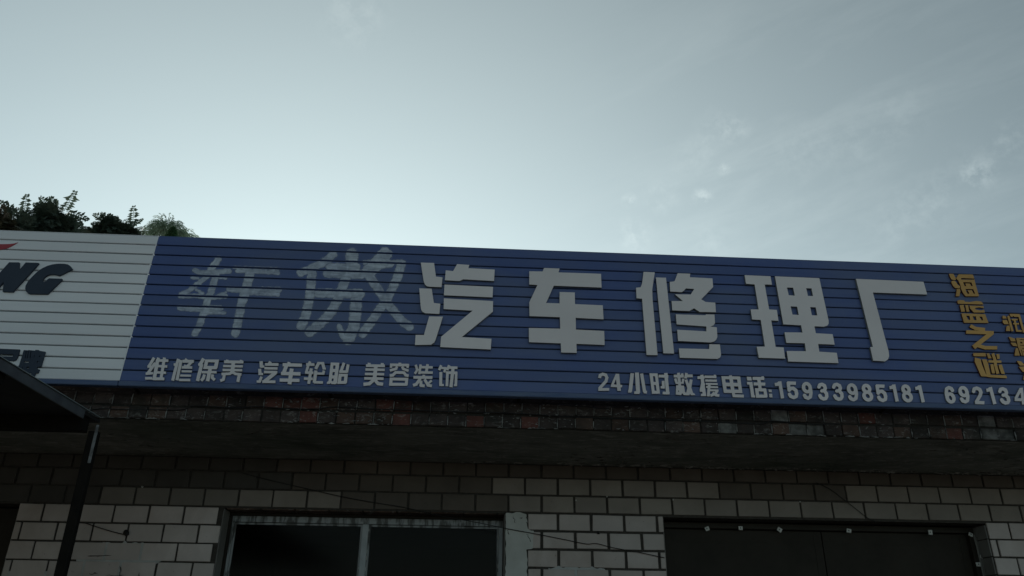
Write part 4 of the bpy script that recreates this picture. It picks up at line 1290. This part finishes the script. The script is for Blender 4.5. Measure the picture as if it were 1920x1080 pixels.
cable([(455, 887), (500, 899), (583, 918), (640, 931), (700, 942), (760, 952), (830, 968), (886, 978), (949, 991), (1010, 1002), (1060, 1012), (1100, 1020), (1118, 1019), (1150, 1027), (1200, 1036), (1246, 1046)], -.022, .0028,
      'thin black cable running down the brick wall from above the window to the wide door')
cable([(155, 979), (185, 989), (215, 998), (236, 1003)], -.020, .0034, 'short black cable on the bricks between the canopy post and the window')
cable([(1530, 905), (1556, 917), (1580, 935), (1606, 955), (1625, 970), (1642, 979)], -.020, .0024, 'short thin black cable slanting down the bricks above the wide door')
cable([(160, 772), (185, 766), (220, 767), (260, 768), (300, 768), (330, 769), (350, 766), (362, 761), (400, 762), (440, 765), (480, 762), (520, 765), (570, 767), (600, 766), (630, 763), (700, 767), (770, 769), (850, 772), (930, 774), (1000, 777),
       (1080, 782), (1170, 785), (1250, 787), (1330, 791), (1420, 795), (1436, 793), (1450, 789), (1490, 793), (1530, 796), (1572, 794)], EY - .010, .0030, 'long black cable wandering along the sooty brick eave')
cable([(1020, 757), (1060, 760), (1100, 763), (1142, 767)], EY - .010, .0022, 'short thin cable on the upper eave bricks near the middle')
cable([(1345, 757), (1370, 754), (1390, 760), (1405, 771), (1420, 783), (1438, 795)], lambda px: -1.20 + (px - 1345) / 93 * .085, .0020, 'thin wire drooping from under the blue sign to the eave')

# knot of tape where the left cable ends
kn = on_y(237, 999, -.024)
bm = bmesh.new(); bmesh.ops.create_icosphere(bm, subdivisions=3, radius=.020)
for v in bm.verts:
    v.co *= 1 + .45 * noise.noise(v.co * 60)
    v.co.y *= .7
me = bpy.data.meshes.new('mesh'); bm.to_mesh(me); bm.free()
o = link('tape_knot', me, M['cable'], label='black knot of tape at the end of the short cable left of the window', cat='tape knot')
o.location = kn
kn = on_y(1122, 999, -.020)
o2 = link('cable_insulator', me.copy(), None, label='small black insulator knob on the bricks between window and wide door', cat='insulator')
o2.location = kn; o2.scale = (.55, .6, .5)

for px, py, lab in ((267, 913, 'white wall plug in a joint left of the window'), (1080, 938, 'white wall plug in the brick joint nearest the window, between window and door'),
                    (1138, 931, 'white wall plug in an upper brick joint between window and door'), (1262, 937, 'white wall plug above the left corner of the wide door'), (1500, 941, 'small white wall plug above the wide door')):
    q = on_y(px, py, -.012)
    me = MB().tube([(0, .004, 0), (0, -.008, 0)], [.006, .0045], 8).mesh()
    root = link('wall_plug', me, M['clip'], label=lab, cat='wall plug', group='white plugs in the wall joints')
    root.location = q

# ------------------------------------------------------------------ trees behind the building
def tree_pt(px, py, dist):
    d = ray(px, py); h = math.hypot(d[0], d[1])
    return CAM + d * (dist / h)


def frond(V, Fc, base, direction, length, droop, n=8, leaf=.09, width=.02):
    d = Vector(direction).normalized()
    side = d.cross(Vector((0, 0, 1)))
    if side.length < .05: side = Vector((1, 0, 0))
    side.normalize()
    rot = Matrix.Rotation(random.uniform(-.9, .9), 3, d)
    side = rot @ side
    p = Vector(base); step = length / n
    prev = p.copy()
    for k in range(n + 1):
        t = k / n
        d = (d + Vector((0, 0, -droop * .16))).normalized()
        p = p + d * step
        # rachis
        b = len(V); w = side * .004
        V.extend([tuple(prev - w), tuple(prev + w), tuple(p + w * .6), tuple(p - w * .6)]); Fc.append((b, b + 1, b + 2, b + 3))
        ll = leaf * (math.sin(math.pi * (.18 + .74 * t)) ** .7)
        nrm = side.cross(d).normalized()
        for sg in (-1, 1):
            ld = (side * sg + d * .55 + nrm * random.uniform(-.25, .1)).normalized()
            tip = p + ld * ll * random.uniform(.85, 1.1)
            mid = p + ld * ll * .42
            wv = ld.cross(nrm).normalized() * width * .5
            b = len(V)
            V.extend([tuple(p), tuple(mid + wv), tuple(tip), tuple(mid - wv)]); Fc.append((b, b + 1, b + 2, b + 3))
        prev = p.copy()


def make_trunk(root, base, top, r0, branches, mat):
    mb = MB()
    b, t = Vector(base), Vector(top)
    pts = [b.lerp(t, k / 6) + Vector((noise.noise(Vector((k, 1, 2))) * .12, noise.noise(Vector((k, 5, 2))) * .12, 0)) * (0 if k == 0 else 1) for k in range(7)]
    mb.tube(pts, [r0 * (1 - .11 * k) for k in range(7)], 8)
    for q in branches:
        s_ = pts[4]
        q = Vector(q)
        mid = s_.lerp(q, .5) + Vector((0, 0, -.15))
        mb.tube([s_, mid, q], [r0 * .38, r0 * .22, r0 * .06], 5)
    part('trunk', mb.mesh(True), mat, root)


def compound_tree(label, blobs, heroes, dist, mat, frl=.42, count=900):
    cs = [(Vector(tree_pt(px, py, dist + dz)), r) for px, py, r, dz in blobs]
    cen = sum((c for c, _ in cs), Vector()) / len(cs)
    root = empty('broadleaf_tree', (cen.x, cen.y, 0), label, 'tree', 'trees standing behind the shop')
    V, Fc = [], []
    tot = sum(r ** 2 for _, r in cs)
    for c, r in cs:
        for _ in range(int(count * r * r / tot)):
            u = Vector((random.gauss(0, 1), random.gauss(0, 1), random.gauss(0, 1))).normalized()
            rad = r * (random.uniform(.25, .97) ** .6) * (1 + .22 * noise.noise(u * 2.3 + c))
            p = c + Vector((u.x, u.y, u.z * .8)) * rad
            dd = (u + Vector((random.uniform(-.6, .6), random.uniform(-.6, .6), random.uniform(-.1, .8)))).normalized()
            frond(V, Fc, p - dd * frl * .5, dd, frl * random.uniform(.55, 1.0), random.uniform(.4, 1.4), 7, .10, .034)
        # lower hidden mass of the crown
        for _ in range(int(60 * r)):
            p = c + Vector((random.gauss(0, .5) * r, random.gauss(0, .5) * r, -abs(random.gauss(0, .8)) * r - r * .3))
            dd = Vector((random.gauss(0, 1), random.gauss(0, 1), random.uniform(-.2, .6))).normalized()
            frond(V, Fc, p, dd, frl, 1, 6, .10, .036)
    for (px, py, qx, qy, dz, ln) in heroes:
        p = Vector(tree_pt(px, py, dist + dz)); q = Vector(tree_pt(qx, qy, dist + dz))
        d = (q - p)
        L_ = d.length
        n = 8
        side = d.normalized().cross(Vector((0, 1, 0))).normalized()
        d = d.normalized()
        prev = p.copy(); cur = p.copy(); dirn = d + Vector((0, 0, .25))
        for k in range(n + 1):
            t = k / n
            dirn = (dirn + Vector((0, 0, -.05))).normalized()
            cur = cur + dirn * L_ / n
            b = len(V); w = side * .005
            V.extend([tuple(prev - w), tuple(prev + w), tuple(cur + w), tuple(cur - w)]); Fc.append((b, b + 1, b + 2, b + 3))
            ll = ln * .82 * math.sin(math.pi * (.2 + .72 * t)) ** .7 * random.uniform(.8, 1.1)
            for sg in (-1, 1):
                ld = (side * sg * random.uniform(.8, 1.0) + dirn * random.uniform(.2, .5) + Vector((0, random.uniform(-.3, .3), random.uniform(-.65, -.3)))).normalized()
                tip = cur + ld * ll; mid = cur + ld * ll * .45
                wv = ld.cross(Vector((0, 1, 0))).normalized() * .030
                b = len(V)
                V.extend([tuple(cur), tuple(mid + wv), tuple(tip), tuple(mid - wv)]); Fc.append((b, b + 1, b + 2, b + 3))
            prev = cur.copy()
    part('crown', pmesh(V, Fc), mat, root)
    make_trunk(root, (cen.x, cen.y, 0), (cen.x, cen.y, cen.z - .6), .16, [tuple(c) for c, _ in cs], M['bark'])
    return root


TD = 15.0
compound_tree('nearest dark tree with feathery compound leaves above the white sign', [(98, 407, .25, 0), (78, 430, .36, .3), (122, 432, .28, .2), (40, 428, .26, -.2), (98, 390, .11, 0), (14, 404, .07, 0), (48, 398, .06, 0), (60, 455, .5, .2), (140, 440, .14, 0)],
              [(120, 396, 139, 363, 0, .19), (44, 402, 50, 369, .1, .17), (32, 402, 3, 380, 0, .13), (94, 392, 78, 372, 0, .14), (124, 396, 160, 410, 0, .14), (118, 402, 150, 420, .1, .13), (36, 404, 14, 392, -.1, .11), (104, 388, 96, 371, 0, .12), (128, 404, 142, 424, 0, .12), (20, 412, -2, 398, 0, .12), (84, 396, 66, 384, 0, .11)],
              TD, M['leaf'], .27, 1250)
compound_tree('lower dark tree just behind the white sign, right of the tallest clump', [(215, 427, .20, 0), (185, 436, .17, .2), (245, 437, .18, .1), (203, 414, .08, 0), (168, 438, .11, 0), (260, 442, .11, 0), (225, 455, .42, .2)],
              [(248, 424, 251, 391, 0, .16), (206, 418, 179, 404, 0, .13), (242, 426, 264, 412, 0, .12), (204, 416, 192, 401, .1, .12), (212, 414, 204, 403, 0, .11), (225, 420, 214, 408, 0, .1)],
              TD + 1, M['leaf'], .25, 850)
compound_tree('reddish brown leafy branch at the far left edge above the white sign', [(-8, 424, .26, 0), (8, 432, .2, .2), (-30, 430, .4, .3)], [(4, 425, 14, 410, 0, .10)], TD - 1.2, M['leaf_brown'], .26, 420)

# pale feathery tree far behind, with a small dense evergreen in front of it
def weeping_tree(label, px, py, wpx, hpx, dist, mat, count, seedv):
    random.seed(seedv)
    c = Vector(tree_pt(px, py, dist)); sc = dist / F_PX
    rx, rz = wpx * sc / 2, hpx * sc
    root = empty('weeping_tree', (c.x, c.y, 0), label, 'tree', 'trees standing behind the shop')
    V, Fc = [], []
    for _ in range(count):
        an = random.uniform(0, 2 * math.pi); rr = rx * math.sqrt(random.random())
        top = c + Vector((rr * math.cos(an), rr * math.sin(an), 0))
        z0 = c.z + rz * (1 - (rr / rx) ** 2) ** .5 * random.uniform(.55, 1.05)
        p = Vector((top.x, top.y, z0))
        out = Vector((math.cos(an), math.sin(an), 0)) * .12
        dirn = (out + Vector((0, 0, random.uniform(.0, .5)))).normalized()
        for k in range(9):
            dirn = (dirn + Vector((random.uniform(-.1, .1), random.uniform(-.1, .1), -.30))).normalized()
            q = p + dirn * .085
            b = len(V); w = Vector((.006, 0, .003))
            V.extend([tuple(p - w), tuple(p + w), tuple(q + w), tuple(q - w)]); Fc.append((b, b + 1, b + 2, b + 3))
            for _k in range(2):
                ld = Vector((random.uniform(-1, 1), random.uniform(-1, 1), random.uniform(-.8, .2))).normalized()
                tip = q + ld * .075; wv = ld.cross(Vector((0, 1, 0))) * .016
                b = len(V); V.extend([tuple(q - wv), tuple(q + wv), tuple(tip)]); Fc.append((b, b + 1, b + 2))
            p = q
    part('crown', pmesh(V, Fc), mat, root)
    make_trunk(root, (c.x, c.y, 0), (c.x, c.y, c.z + rz * .4), .2, [(c.x + rx * .5 * math.cos(q), c.y + rx * .5 * math.sin(q), c.z + rz * .6) for q in (0, 1.6, 3.1, 4.6)], M['bark'])


weeping_tree('pale green weeping tree far behind, over the seam of the two signs', 308, 455, 38, 36, 34, M['leaf_pale'], 560, 3)
weeping_tree('small pale feathery treetop just above the blue sign, farthest right', 338, 455, 24, 14, 36, M['leaf_pale'], 170, 4)
random.seed(11)
c = Vector(tree_pt(321, 446, 31))
root = empty('evergreen_tree', (c.x, c.y, 0), 'small dense dark green evergreen in front of the pale weeping tree', 'tree', 'trees standing behind the shop')
V, Fc = [], []
for _ in range(2600):
    h = random.random(); rr = (.30 * (1 - h) ** .7 + .02) * math.sqrt(random.random()); an = random.uniform(0, 2 * math.pi)
    p = c + Vector((rr * math.cos(an), rr * math.sin(an), -.25 + h * .72))
    u = Vector((random.gauss(0, 1), random.gauss(0, 1), random.gauss(0, 1))).normalized(); w_ = u.cross(Vector((.3, .5, 1))).normalized()
    b = len(V); V.extend([tuple(p), tuple(p + u * .07 + w_ * .02), tuple(p + u * .07 - w_ * .02)]); Fc.append((b, b + 1, b + 2))
part('crown', pmesh(V, Fc), M['leaf_green'], root)
make_trunk(root, (c.x, c.y, 0), (c.x, c.y, c.z + .1), .14, [], M['bark'])
